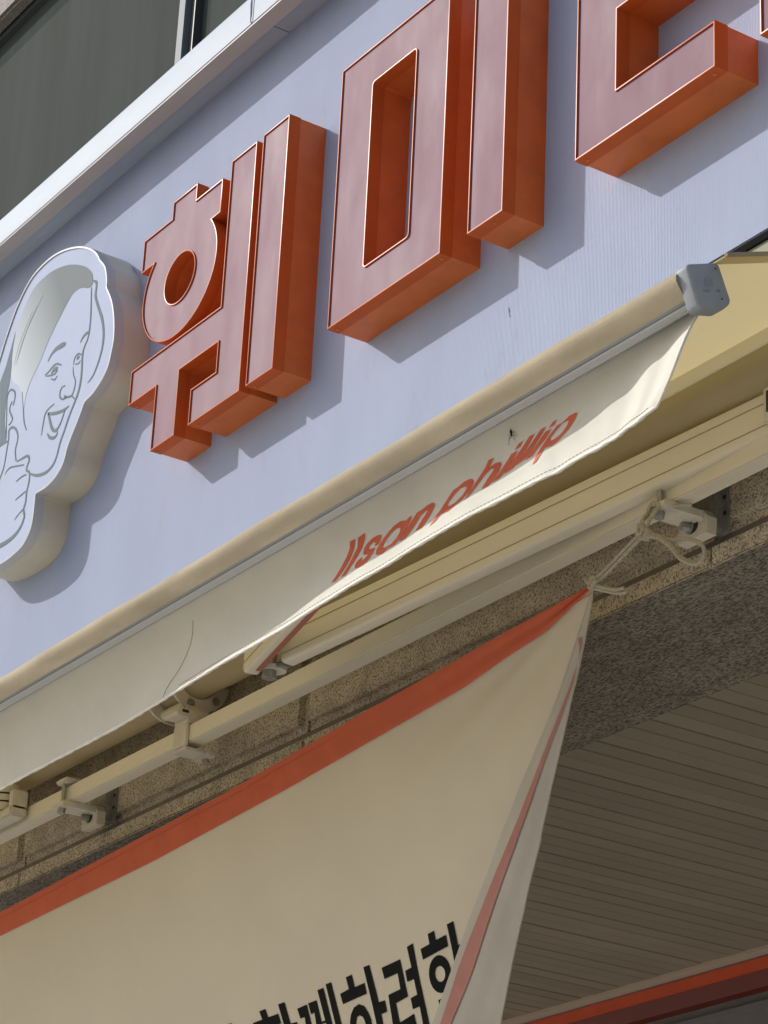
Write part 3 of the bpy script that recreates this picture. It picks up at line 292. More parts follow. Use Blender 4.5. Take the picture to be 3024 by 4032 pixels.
# ---- 2D polygons in the facade plane
def area(p): return .5*sum(a[0]*b[1]-b[0]*a[1] for a, b in zip(p, p[1:]+p[:1]))
def ccw(p): p = [tuple(q) for q in p]; return p if area(p) > 0 else p[::-1]
def inset(p, d):
    """offset a CCW polygon inwards by d (negative = outwards), mitred"""
    n = len(p); out = []
    for i in range(n):
        a, b, c = Vector(p[i-1]), Vector(p[i]), Vector(p[(i+1) % n])
        e1 = (b-a).normalized(); e2 = (c-b).normalized()
        n1 = Vector((-e1.y, e1.x)); n2 = Vector((-e2.y, e2.x)); h = n1+n2
        if h.length < 1e-6: h = n1
        h = h/max(.35, h.length_squared/2)
        out.append((b.x+h.x*d, b.y+h.y*d))
    return out
def fillet(p, r, n=3):
    out = []
    for i in range(len(p)):
        a, b, c = Vector(p[i-1]), Vector(p[i]), Vector(p[(i+1) % len(p)])
        u = (a-b); v = (c-b); k = min(r, u.length*.4, v.length*.4); u.normalize(); v.normalize()
        s, e = b+u*k, b+v*k
        for j in range(n+1):
            t = j/n; q = s*(1-t)**2+b*2*t*(1-t)+e*t*t; out.append((q.x, q.y))
    return out
def flat_face(loops, y):
    """triangulated sheet at depth y facing the street (-Y)"""
    vs = []; src = []
    for lp in loops:
        src.append([Vector((x, z, 0)) for x, z in lp]); vs += [(x, y, z) for x, z in lp]
    fs = []
    for t in tessellate_polygon(src):
        a, b, c = (Vector(vs[i]) for i in t)
        nrm = (b-a).cross(c-a)
        fs.append(tuple(t) if nrm.y < 0 else tuple(reversed(t)))
    return vs, fs
def walls(loops, ys, offs):
    """side walls: each loop swept through depths ys with inset offs"""
    vs, fs = [], []
    for li, lp in enumerate(loops):
        n = len(lp); b0 = len(vs)
        for y, d in zip(ys, offs):
            q = inset(lp, d) if li == 0 else inset(lp, -d)
            vs += [(x, y, z) for x, z in q]
        for k in range(len(ys)-1):
            for i in range(n):
                f = (b0+k*n+i, b0+k*n+(i+1) % n, b0+(k+1)*n+(i+1) % n, b0+(k+1)*n+i)
                fs.append(f if li == 0 else f[::-1])
    return vs, fs
def can(root, outer, holes, depth, m_side, m_cap, m_face, rim=.0038, capd=.03):
    loops = [ccw(outer)]+[ccw(h) for h in holes]
    yb = -depth
    v, f = walls(loops, [.0015, yb+capd-.002], [.0012, .0012])
    link('return_side', mesh('return_side', v, f, False), m_side, root, 30)
    v, f = walls(loops, [yb+capd, yb+capd, yb+.0014, yb+.0008, yb+.0002, yb, yb, yb+.0003, yb+.0035], [.002, 0, 0, .0002, .0006, .0013, rim-.0004, rim, rim])
    link('trim_cap', mesh('trim_cap', v, f, False), m_cap, root, 30)
    fl = [inset(loops[0], rim)]+[inset(h, -rim) for h in loops[1:]]
    v, f = flat_face(fl, yb+.0035)
    return link('face', mesh('face', v, f, False), m_face, root)
SCREW = None
def screw(root, x, y, z, m_):
    global SCREW
    if SCREW is None:
        vs, fs = [], []; n = 10
        for r, h in ((.0042, 0), (.0042, -.001), (.003, -.0026)):
            vs += [(r*math.cos(2*math.pi*k/n), r*math.sin(2*math.pi*k/n), h) for k in range(n)]
        for s in range(2):
            for k in range(n): fs.append((s*n+k, s*n+(k+1) % n, (s+1)*n+(k+1) % n, (s+1)*n+k))
        fs.append(tuple(2*n+k for k in range(n))); SCREW = mesh('screw', vs, fs)
    me = SCREW.copy() if SCREW.materials and SCREW.materials[0] != m_ else SCREW
    if me.materials: me.materials[0] = m_
    o = link('screw', me, m_, root); o.location = (x, y, z); return o

# ================================================================== SETTING
g = link('ground', mesh('ground', [(-900, -900, 0), (900, -900, 0), (900, 900, 0), (-900, 900, 0)], [(0, 1, 2, 3)]), M['pave']); tag(g, 'pale concrete paving in front of the shop', kind='structure')
rd = box('road', -300, 300, -17, -9, -.2, .004, M['asphalt']); tag(rd, 'asphalt road along the pavement', kind='structure')

# ------------------------------------------------------------------ building
bld = thing('building', 'granite clad building carrying the sign and awning, with taupe slatted soffit', 'building')
box('wall_core', -10, 4, .1, 2.6, 3.47, 5.44, M['mortar'], bld)
box('wall_core', -10, 4, .16, 2.6, 6.42, 9.5, M['mortar'], bld)
box('wall_core', -10, 4, 1.2, 2.6, 5.44, 6.42, M['frame'], bld)
SW = 1.318
joints = [-3.297+SW*k for k in range(-4, 6)]
def stone_mesh(w, y0, y1, h, ch):
    """slab with chamfered front edges, origin at its lower left front"""
    prof = [(0, 0)]
    bm = bmesh.new(); bmesh.ops.create_cube(bm, size=1)
    for v in bm.verts: v.co = Vector((w/2+v.co.x*w, (y0+y1)/2+v.co.y*(y1-y0), h/2+v.co.z*h))
    ed = [e for e in bm.edges if all(abs(v.co.y-y0) < 1e-6 for v in e.verts)]
    bmesh.ops.bevel(bm, geom=ed, offset=ch, segments=2, affect='EDGES')
    me = bpy.data.meshes.new('stone'); bm.to_mesh(me); bm.free(); return me
sm = stone_mesh(SW-.010, .06, .1, .52, .016); sm.materials.append(M['stone'])
sm2 = stone_mesh(SW-.010, .06, .1, 1.1, .010); sm2.materials.append(M['stone_upper'])
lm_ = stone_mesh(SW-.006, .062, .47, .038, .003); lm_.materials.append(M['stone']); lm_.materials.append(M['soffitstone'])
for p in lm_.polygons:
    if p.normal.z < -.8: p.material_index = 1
for jx in joints:
    o = link('stone_panel', sm, None, bld, None); o.location = (jx+.005, 0, 3.478)
    o = link('stone_panel', sm2, None, bld, None); o.location = (jx+.005, 0, 6.40)
    o = link('stone_panel', sm2, None, bld, None); o.location = (jx+.005, 0, 7.512)
    o = link('lintel_stone', lm_, None, bld, None); o.location = (jx+.003, 0, 3.422)
extrude_x('groove_sealant', [(.078, 3.46), (.074, 3.466), (.076, 3.478), (.095, 3.478), (.095, 3.46)], -9.5, 3.9, M['mortar'], bld)
# soffit of narrow metal slats
sof = bpy.data.objects.new('soffit_ceiling', None); COL.objects.link(sof); sof.parent = bld
SP = .0575
vs = []; 
prof = [(.0012, 0.006), (.0022, .0012), (.004, 0), (SP-.004, 0), (SP-.0022, .0012), (SP-.0012, .006)]
k = len(prof); vs = [(x, y, z) for y in (.474, 1.768) for x, z in prof]
slm = mesh('slat', vs, [(i, i+1, k+i+1, k+i) for i in range(k-1)], False); slm.flip_normals(); slm.materials.append(M['slat'])
for i in range(72):
    o = link('slat', slm, None, sof); o.location = (-6.62+i*SP, 0, 3.4255+(.0012 if i % 3 == 1 else 0)+random.uniform(-.0004, .0004))
box('backing', -6.7, -2.3, .475, 1.77, 3.433, 3.44, M['slatback'], sof)
box('edge_trim', -9.5, 3.9, 1.766, 1.813, 3.4205, 3.45, M['edge'], bld, .003)
hd = box('shopfront_header', -9.5, 3.9, 1.815, 1.86, 3.386, 3.4195, M['header'], bld, .002)
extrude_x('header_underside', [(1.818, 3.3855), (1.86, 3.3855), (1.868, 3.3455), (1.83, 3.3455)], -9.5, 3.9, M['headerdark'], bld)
box('shopfront_panel', -9.5, 3.9, 1.87, 1.95, 2.6, 3.3450, M['grey'], bld)
box('shopfront_rail', -9.5, 3.9, 1.855, 1.87, 3.305, 3.320, M['grey'], bld)
box('shopfront_glass', -9.5, 3.9, 1.9, 1.91, 0, 2.6, M['frame'], bld)
# window above the sign
win = bpy.data.objects.new('window', None); COL.objects.link(win); win.parent = bld
for x0, x1 in ((-8.9, -6.95), (-6.90, -5.545), (-5.475, -4.1), (-4.05, -2.6)):
    o = link('pane', mesh('pane', [(x0, .128, 5.40), (x1, .128, 5.40), (x1, .128, 6.40), (x0, .128, 6.40)], [(0, 1, 2, 3)], False), M['glass'], win)
box('mullion', -5.541, -5.502, .088, .150, 5.40, 6.41, M['mullion'], win, .003)
box('mullion', -5.5015, -5.478, .105, .150, 5.40, 6.41, M['frame'], win)
box('mullion', -6.95, -6.90, .098, .150, 5.40, 6.41, M['frame'], win)
box('mullion', -4.1, -4.05, .098, .150, 5.40, 6.41, M['frame'], win)
box('window_head', -9.0, 3.9, .108, .150, 6.385, 6.42, M['head'], win)
# painted flashing between sign and awning
link('flashing_panel', box_mesh(-9, 1.5, .006, .0595, 3.70, 3.9475), M['flash'], bld)

# ================================================================== SIGN BOARD
sb = thing('sign_board', 'long pale blue ribbed sign board under a white projecting top frame', 'sign')
X0, X1, PITCH = -7.5, -1.3, .0042
nr = int((X1-X0)/PITCH); vs = []; fs = []
pr_ = [(0, .0010), (.25, .0005), (.5, 0), (.75, .0005)]
xs = [(X0+(i+q)*PITCH, d) for i in range(nr) for q, d in pr_]
for x, d in xs: vs += [(x, d, 3.966), (x, d, 5.30)]
for i in range(len(xs)-1): fs.append((2*i, 2*i+2, 2*i+3, 2*i+1))
link('ribbed_panel', mesh('ribbed_panel', vs, fs, False), M['board'], sb, 75)
box('board_back', X0, X1, .004, .034, 3.962, 5.30, M['white'], sb)
box('bottom_gasket', X0, X1, .0005, .036, 3.948, 3.9615, M['dark'], sb)
fp = [(.03, 5.2805), (-.0575, 5.2805), (-.0595, 5.2635), (-.062, 5.2615), (-.103, 5.2615), (-.1055, 5.264), (-.1055, 5.343), (-.103, 5.349), (-.096, 5.3525), (.03, 5.362)]
extrude_x('top_frame', fp, X0, -4.7735, M['white'], sb, 30)
extrude_x('top_frame', fp, -4.7695, X1, M['white'], sb, 30)
extrude_x('frame_lip', [(-.060, 5.2610), (-.0602, 5.2585), (-.103, 5.2585), (-.1035, 5.2612)], X0, X1, M['lip'], sb, 30)
box('frame_joint', -4.7775, -4.7655, -.1068, -.1045, 5.266, 5.342, M['white'], sb, .0008)
link('scuff_mark', mesh('scuff', [(-3.830, -.0006, 4.134), (-3.8282, -.0006, 4.134), (-3.8228, -.0006, 4.110), (-3.8245, -.0006, 4.108)], [(0, 3, 2, 1)], False), M['scuff'], sb)
# smear of sealant hanging at the joint
tube('sealant_bead', [(-4.7755, -.1072, 5.345), (-4.7765, -.1078, 5.315), (-4.7745, -.1080, 5.29), (-4.776, -.1072, 5.268)], [.0012, .0026, .0018, .001], M['white'], sb, 8)

# ================================================================== CHANNEL LETTERS
def letter(label, outer, holes=(), screws=()):
    r = thing('sign_letter', label, 'sign letter', 'raised orange letters of the shop sign')
    can(r, outer, list(holes), .1, M['orange'], M['gloss'], M['face'])
    for x, z in screws: screw(r, x, -.084, z, M['orange'])
    return r
B, Tp = 4.265, 4.911
# h: tick, bar and ring in one can
cx, cz, rx, rz = -5.0435, 4.692, .178, .157
arc = []
a0 = math.asin((4.789-cz)/rz)
for i in range(41):
    a = a0-(math.pi+2*a0)*i/40
    arc.append((cx+rx*math.cos(a), cz+rz*math.sin(a)))
hieut = [(-4.863, 4.789)]+arc+[(-5.243, 4.789), (-5.243, 4.881), (-5.105, 4.881), (-5.105, 4.927), (-4.988, 4.927), (-4.988, 4.881), (-4.863, 4.881)]
hole = [(-5.0415+.071*math.cos(2*math.pi*i/40), 4.692+.0645*math.sin(2*math.pi*i/40)) for i in range(40)]
letter('orange and pink letter part with a round ring, next to the face emblem', hieut, [hole])
letter('orange and dusty pink branching letter part under and beside the ring letter', [(-5.249, 4.431), (-5.115, 4.431), (-5.115, 4.262), (-5.003, 4.262), (-5.003, 4.431), (-4.826, 4.431), (-4.826, 4.355), (-4.939, 4.355), (-4.939, 4.262), (-4.711, 4.262), (-4.711, 4.909), (-4.826, 4.909), (-4.826, 4.523), (-5.249, 4.523)], [], [(-5.105, 4.262), (-4.92, 4.262), (-5.235, 4.431)])
letter('orange and dusty pink upright bar letter part just left of the hollow square letter', [(-4.684, 4.262), (-4.569, 4.262), (-4.569, 4.911), (-4.684, 4.911)], [], [(-4.668, 4.262)])
letter('orange and dusty pink hollow square letter with a tall rectangular opening', [(-4.349, B), (-3.931, B), (-3.931, Tp), (-4.349, Tp)], [fillet([(-4.217, 4.360), (-4.053, 4.360), (-4.053, 4.813), (-4.217, 4.813)], .008)], [(-4.332, B), (-3.946, B)])
letter('orange and dusty pink upright bar letter part just right of the hollow square letter', [(-3.838, B), (-3.719, B), (-3.719, Tp), (-3.838, Tp)], [], [(-3.765, B)])
letter('orange and dusty pink zigzag letter cut by the top right of the picture', [(-3.49, B), (-3.085, B), (-3.085, 4.362), (-3.366, 4.362), (-3.366, 4.539), (-3.085, 4.539), (-3.085, Tp), (-3.49, Tp), (-3.49, 4.816), (-3.21, 4.816), (-3.21, 4.634), (-3.49, 4.634)], [], [(-3.470, B), (-3.105, B)])
letter('sliver of an orange letter bar at the far right edge of the picture', [(-2.966, B), (-2.85, B), (-2.85, Tp), (-2.966, Tp)])

# ================================================================== FACE EMBLEM
em = thing('face_emblem', 'white cut-out emblem box with a line drawn smiling face and raised hand', 'sign emblem')
def smooth_loop(p, per=3):
    n = len(p); out = []
    for i in range(n):
        a, b, c, d = (Vector(p[(i+k) % n]) for k in (-1, 0, 1, 2))
        for s in range(per):
            t = s/per; q = .5*((2*b)+(c-a)*t+(2*a-5*b+4*c-d)*t*t+(3*b-a-3*c+d)*t**3); out.append((q.x, q.y))
    return out
eo = smooth_loop(ccw(EMBLEM), 3)
can(em, eo, [], .1, M['emblem_side'], M['emblem_rim'], M['emblem'], rim=.006, capd=.026)
v, f = flat_face([ccw(smooth_loop(ccw(HAIR), 3))], -.0972); link('printed_hair', mesh('hair', v, f, False), M['hair'], em)
v, f = flat_face([ccw(SHADE)], -.0970); link('printed_shade', mesh('shade', v, f, False), M['ink_shade'], em)
for s in STROKES:
    vs = []; fs = []
    for i, (x, z, w) in enumerate(s):
        a, b = s[max(i-1, 0)], s[min(i+1, len(s)-1)]
        t = Vector((b[0]-a[0], b[1]-a[1])); t = t.normalized() if t.length > 1e-9 else Vector((1, 0)); nn = Vector((-t.y, t.x))*w*.74
        vs += [(x+nn.x, -.0975, z+nn.y), (x-nn.x, -.0975, z-nn.y)]
    for i in range(len(s)-1): fs.append((2*i, 2*i+1, 2*i+3, 2*i+2))
    me = mesh('line', vs, fs, False)
    for p in me.polygons:
        if p.normal.y > 0: p.flip()
    link('printed_line', me, M['ink'], em)
# ================================================================== AWNING
aw = thing('awning', 'cream folding arm awning with lettered white valance and grey end cap', 'awning')
AX0, AX1 = -7.2, -2.594
cover = [(-.573, 3.4295), (-.578, 3.4358), (-.583, 3.4422), (-.588, 3.4488), (-.5912, 3.4545), (-.5915, 3.462), (-.587, 3.471), (-.578, 3.4785), (-.565, 3.485), (-.548, 3.492), (-.532, 3.4965), (-.528, 3.492), (-.545, 3.4855), (-.562, 3.478), (-.574, 3.462), (-.5705, 3.4395)]
bar = bpy.data.objects.new('front_bar', None); COL.objects.link(bar); bar.parent = aw
# fabric cover with slow unevenness along its length
kk = len(cover); vs = []; fs = []; n = 220
for i in range(n+1):
    x = AX0+(AX1+.0005-AX0)*i/n
    for j, (y, z) in enumerate(cover):
        e = .0009*math.sin(x*9+j*.5)+.0006*math.sin(x*23+j*.9) if j in range(1, 10) else 0
        vs.append((x, y-e, z+e*.4))
for i in range(n):
    for j in range(kk): fs.append((i*kk+j, i*kk+(j+1) % kk, (i+1)*kk+(j+1) % kk, (i+1)*kk+j))
fs += [tuple(n*kk+q for q in t_) for t_ in tessellate_polygon([[Vector((y, z, 0)) for y, z in cover]])]
link('fabric_cover', mesh('cover', vs, fs), M['cover'], bar, 50)
A, Bp = Vector((-.5725, 3.4300)), Vector((-.5262, 3.4462)); tdir = (Bp-A); nd = Vector((-tdir.y, tdir.x)).normalized(); nd = nd if nd.y < 0 else -nd
pts = []
for t, h in ((0, 0), (.25, 0), (.26, -.006), (.335, -.006), (.345, .001), (.42, .001), (.43, -.006), (.505, -.006), (.515, .001), (.59, .001), (.60, -.006), (.675, -.006), (.685, .001), (.76, .001), (.77, -.004), (.82, -.004), (.83, .003), (.93, .004), (.97, .003), (.98, -.002), (1, -.002)):
    q = A+tdir*t+nd*h; pts.append((q.x, q.y))
pts += [(-.518, 3.452), (-.516, 3.488), (-.530, 3.4915), (-.545, 3.485), (-.562, 3.4775), (-.5735, 3.462), (-.5702, 3.4397)]
extrude_x('aluminium_profile', pts, AX0, AX1+.0005, M['alu'], bar, 25)
for t_ in (.30, .47, .64, .80):      # raised ridges of the extrusion, the light they catch painted in as near-white
    q = A+tdir*t_+nd*.0005; e_ = tdir.normalized()*.0008
    pr2 = [(q.x-e_.x, q.y-e_.y), (q.x+e_.x, q.y+e_.y), (q.x+e_.x+nd.x*.003, q.y+e_.y+nd.y*.003), (q.x-e_.x+nd.x*.003, q.y-e_.y+nd.y*.003)]
    extrude_x('profile_ridge', pr2, AX0, AX1+.0004, M['ridge'], bar)
# end cap, rotated rounded block
capo = [(-.588, 3.4705), (-.5335, 3.4915), (-.511, 3.4385), (-.5265, 3.4225), (-.566, 3.4115)]
cp = fillet(capo, .006, 4)
vs = []; fs = []; k = len(cp)
ctr = Vector((sum(p[0] for p in cp)/k, sum(p[1] for p in cp)/k))
rings = [(-2.5945, .0), (-2.575, .0), (-2.5722, .0012), (-2.5704, .0040)]
loop = inset(ccw(cp), -.0028)
for x, d in rings: vs += [(x, y, z) for y, z in inset(loop, d)]
for r in range(len(rings)-1):
    for i in range(k): fs.append((r*k+i, r*k+(i+1) % k, (r+1)*k+(i+1) % k, (r+1)*k+i))
fs.append(tuple(range(k))); fs.append(tuple((len(rings)-1)*k+i for i in range(k)))
cap = link('end_cap', mesh('end_cap', vs, fs), M['cap'], aw, 40)
# embossed emblem and word on the cap, two screw dimples
def on_cap(pts, w, name):
    vs, fs = tube_geo([Vector((-2.5700, y, z)) for y, z in pts], w, 6); link(name, mesh(name, vs, fs), M['cap'], cap, 60)
on_cap([(-.558, 3.446), (-.559, 3.457), (-.553, 3.4655)], .0007, 'embossed_mark')
on_cap([(-.5535, 3.447), (-.5535, 3.460)], .0007, 'embossed_mark')
on_cap([(-.549, 3.448), (-.549, 3.462)], .0007, 'embossed_mark')
on_cap([(-.5445, 3.451), (-.546, 3.4635)], .0007, 'embossed_mark')
word = 'VARIZONE'
for i in range(8):
    y = -.561+.0042*i; z = 3.4365+.0014*i
    segs = [[(0, .0045), (.0012, 0), (.0024, .0045)], [(0, 0), (.0012, .0045), (.0024, 0)], [(0, 0), (0, .0045), (.0022, .0035), (0, .0022), (.0024, 0)], [(.001, 0), (.001, .0045)], [(0, .0045), (.0024, .0045), (0, 0), (.0024, 0)], [(.0012, 0), (0, .0022), (.0012, .0045), (.0024, .0022), (.0012, 0)], [(0, 0), (0, .0045), (.0024, 0), (.0024, .0045)], [(.0024, 0), (0, 0), (0, .0045), (.0024, .0045)]][i]
    on_cap([(y+a, z+b) for a, b in segs], .0004, 'embossed_letter')
for y, z in ((-.5385, 3.482), (-.527, 3.437)): cyl('screw_hole', (-2.5712, y, z), (-2.5698, y, z), .0014, M['slot'], cap, 10)

# valance -----------------------------------------------------------------
VT = (-.525, 3.445)
VTAB = [(-7.2, .075, .120, .055, .048), (-4.51, .075, .120, .055, .048), (-3.90, .045, .124, .064, .052), (-3.49, .010, .135, .060, .055), (-3.18, .0, .133, .044, .055), (-2.93, .0, .137, .028, .06), (-2.80, -.008, .142, .014, .066), (-2.70, -.016, .142, -.016, .072), (-2.60, -.022, .138, -.06, .09)]
def vrow(x):
    if x <= VTAB[0][0]: return VTAB[0][1:]
    for a, b in zip(VTAB, VTAB[1:]):
        if x <= b[0]:
            t = (x-a[0])/(b[0]-a[0]); t = t*t*(3-2*t); return [p+(q-p)*t for p, q in zip(a[1:], b[1:])]
    return VTAB[-1][1:]
def val(x, s):
    w, d, wc, dc = vrow(x)
    y = 2*s*(1-s)*wc+s*s*w; z = 2*s*(1-s)*dc+s*s*d
    k = max(0, min(1, (x+2.86)/.25)); sh = -(.075*s**3.2+.004*s)*k*k*(3-2*k)
    rip = (.0011*math.sin(x*13+1)+.0005*math.sin(x*37))*s*s*(.9 if x > -3.9 else .35)*(1 if x < -3.0 else max(.0, (-2.7-x)/.3))
    rip += -.0035*s*s*math.exp(-((x+2.955+.05*(1-s))/.022)**2)-.0016*s*s*math.exp(-((x+2.845+.04*(1-s))/.016)**2)
    return Vector((x+sh, VT[0]+y-rip, VT[1]-z))
def vnorm(x, s):
    e = .002; a = val(x+e, s)-val(x-e, s); b = val(x, s+e)-val(x, s-e); nn = a.cross(b).normalized()
    return nn if nn.y < 0 else -nn
VX1 = -2.612; NX, NS = 420, 22
vs = []; fs = []
def vx(i): return AX0+(VX1-AX0)*(i/NX)**.8
for i in range(NX+1):
    for j in range(NS+1): vs.append(val(vx(i), j/NS))
for i in range(NX):
    for j in range(NS): a = i*(NS+1)+j; fs.append((a, a+1, a+NS+2, a+NS+1))
va = link('valance', mesh('valance', vs, fs, False), M['valance'], aw, 80)
# rolled hem along the bottom and the free end
P = [val(vx(i), 1.0)+Vector((0, -.001, 0)) for i in range(NX+1)]
vs, fs = tube_geo(P, [.0028+.0006*math.sin(i*1.7)+.0004*math.sin(i*.61) for i in range(NX+1)], 8)
link('hem', mesh('hem', vs, fs), M['hem'], va, 60)
tube('hem', [val(VX1, s/14) for s in range(15)], .0022, M['hem'], va, 8)
# stitch line just above the hem
vs, fs = [], []
xx = -4.2
while xx < -2.66:
    tube_geo([val(xx, .925)+vnorm(xx, .925)*.0006, val(xx+.006, .925)+vnorm(xx+.006, .925)*.0006], .0005, 5, vs, fs); xx += .010
st = link('stitching', mesh('stitching', vs, fs), M['cover'], va); st['kind'] = 'stuff'
tube('fabric_seam', [val(q.x, q.y)+vnorm(q.x, q.y)*.0005 for q in catmull([(x, s, 0) for x, s in SEAM_FULL[1:]], 6)], .0005, M['cover'], va, 6)
def drape(loops, fn, nrm, off, cuts_u, cuts_v):
    """triangulate param polygon, slice it finely, lay it on a surface"""
    src = [[Vector((u, v, 0)) for u, v in lp] for lp in loops]; flat = [q for lp in src for q in lp]
    bm = bmesh.new(); bv = [bm.verts.new(q) for q in flat]
    for t in tessellate_polygon(src):
        try: bm.faces.new([bv[i] for i in t])
        except ValueError: pass
    us = [q.x for q in flat]; ws = [q.y for q in flat]
    for axis, lo, hi, step in ((0, min(us), max(us), cuts_u), (1, min(ws), max(ws), cuts_v)):
        c = math.floor(lo/step)*step+step
        while c < hi:
            co = Vector((c, 0, 0)) if axis == 0 else Vector((0, c, 0)); no = Vector((1, 0, 0)) if axis == 0 else Vector((0, 1, 0))
            bmesh.ops.bisect_plane(bm, geom=list(bm.verts)+list(bm.edges)+list(bm.faces), plane_co=co, plane_no=no); c += step
    for v in bm.verts:
        u, w = v.co.x, v.co.y; v.co = fn(u, w)+nrm(u, w)*off
    bm.normal_update()
    me = bpy.data.meshes.new('drape'); bm.to_mesh(me); bm.free()
    for p in me.polygons:
        if p.normal.y > 0: p.flip()
    return me
for o_, h_ in V_TEXT:
    link('printed_letter', drape([o_]+([h_] if h_ else []), val, vnorm, .0009, .03, .06), M['redprint'], va)

# canopy cloth ---------------------------------------------------------------
def can_pt(x, t):
    a = Vector((-.535, 3.4965)); b = Vector((-.062, 3.6985)); q = a.lerp(b, t)
    return Vector((x, q.x, q.y-.010*math.sin(math.pi*t)*(1+.15*math.sin(x*3))))
vs = []; fs = []; n, mm = 80, 16; CX1 = -2.552
for i in range(n+1):
    for j in range(mm+1): vs.append(can_pt(AX0+(CX1-AX0)*i/n, j/mm))
for i in range(n):
    for j in range(mm): a = i*(mm+1)+j; fs.append((a, a+1, a+mm+2, a+mm+1))
cn = link('canopy', mesh('canopy', vs, fs, False), M['fabric'], aw, 60)
tube('canopy_hem', [can_pt(CX1, j/16)+Vector((0, 0, .001)) for j in range(17)], .0034, M['cover'], cn, 8)
vs = []; fs = []
for j in range(17):
    for x in (CX1-.030, CX1): vs.append(can_pt(x, j/16)-Vector((0, 0, .0018)))
for j in range(16): fs.append((2*j, 2*j+1, 2*j+3, 2*j+2))
link('canopy_hem', mesh('hemfold', vs, fs, False), M['fabric'], cn, 60)
# fabric roll
RY, RZ, RR = -.03, 3.66, .047
vs = []; fs = []; n, k = 160, 28
for i in range(n+1):
    x = AX0+(-2.2-AX0)*i/n
    lump = 1+(.05*math.sin(x*21)+.04*math.sin(x*34+2))*math.exp(-((x+4.70)/.22)**2)
    for j in range(k):
        a = 2*math.pi*j/k; vs.append((x, RY+RR*lump*math.cos(a), RZ+RR*lump*math.sin(a)))
for i in range(n):
    for j in range(k): fs.append((i*k+j, i*k+(j+1) % k, (i+1)*k+(j+1) % k, (i+1)*k+j))
link('fabric_roll', mesh('roll', vs, fs), M['fabric'], aw, 60)
box('roll_lip', AX0, -2.2, -.144, -.140, 3.632, 3.6625, M['cream'], aw, .001)
# added sheet above the roll, blocks sun leaking through the gap behind it
extrude_x('roll_sun_shield', [(.0055, 3.742), (-.02, 3.738), (-.055, 3.722), (-.072, 3.7085), (-.0715, 3.7065), (-.054, 3.7195), (-.02, 3.735), (.0055, 3.739)], AX0, -2.2, M['cream'], aw, 40)
# square torsion bar
TY0, TY1, TZ0, TZ1 = -.055, -.016, 3.5005, 3.5415
tb = box('torsion_bar', AX0, -2.0, TY0, TY1, TZ0, TZ1, M['cream'], aw, .003)
# wall brackets
def hexbolt(name, c, axis, r, h, parent):
    a = Vector(c); return tube(name, [a, a+Vector(axis)*h], r, M['galv'], parent, 6)
def bracket(x):
    b = bpy.data.objects.new('wall_bracket', None); COL.objects.link(b); b.parent = aw
    box('wall_plate', x-.062, x+.018, .034, .0597, 3.474, 3.575, M['galv'], b, .002)
    box('wall_plate', x-.03, x+.030, .054, .0598, 3.47, 3.585, M['galv'], b, .001)
    for dz in (3.505, 3.535): cyl('plate_hole', (x+.023, .0525, dz), (x+.023, .0545, dz), .004, M['slot'], b, 10)
    # bent casting: arm under the bar, elbow, foot
    prof = [(-.070, 3.4995), (-.074, 3.497), (-.074, 3.489), (-.068, 3.485), (.008, 3.487), (.016, 3.480), (.018, 3.460), (.033, 3.460), (.033, 3.498), (.027, 3.4999)]
    extrude_x('arm_casting', prof, x-.040, x+.016, M['bracket'], b, 40)
    hx = [(x-.052, 3.457), (x+.024, 3.457), (x+.026, 3.488), (x+.014, 3.503), (x-.038, 3.503), (x-.052, 3.490)]
    v_, f_ = walls([ccw(hx)], [.0335, .0125, .0115], [0, 0, .001]); link('foot_plate', mesh('foot_plate', v_, f_, False), M['bracket'], b)
    v_, f_ = flat_face([inset(ccw(hx), .001)], .0115); link('foot_plate', mesh('foot_plate', v_, f_, False), M['bracket'], b)
    v_, f_ = flat_face([[(x-.014+.017*math.cos(a*.5236), 3.479+.0125*math.sin(a*.5236)) for a in range(12)]], .0109); link('foot_slot', mesh('foot_slot', v_, f_, False), M['slot'], b)
    box('top_clip', x-.034, x+.016, -.073, -.010, 3.545, 3.5565, M['bracket'], b, .003)
    cyl('clamp_rod', (x-.010, -.0625, 3.486), (x-.010, -.0625, 3.553), .0052, M['galv'], b, 12)
    hexbolt('bolt', (x-.010, -.0625, 3.4865), (0, -.2, -1), .0095, .013, b)
    hexbolt('bolt', (x-.020, .0112, 3.480), (-.2, -1, 0), .0080, .016, b)
    cyl('washer', (x-.019, .0110, 3.480), (x-.0193, .0088, 3.480), .0115, M['galv'], b, 16)
bracket(-5.462); bracket(-3.270); bracket(-2.3)
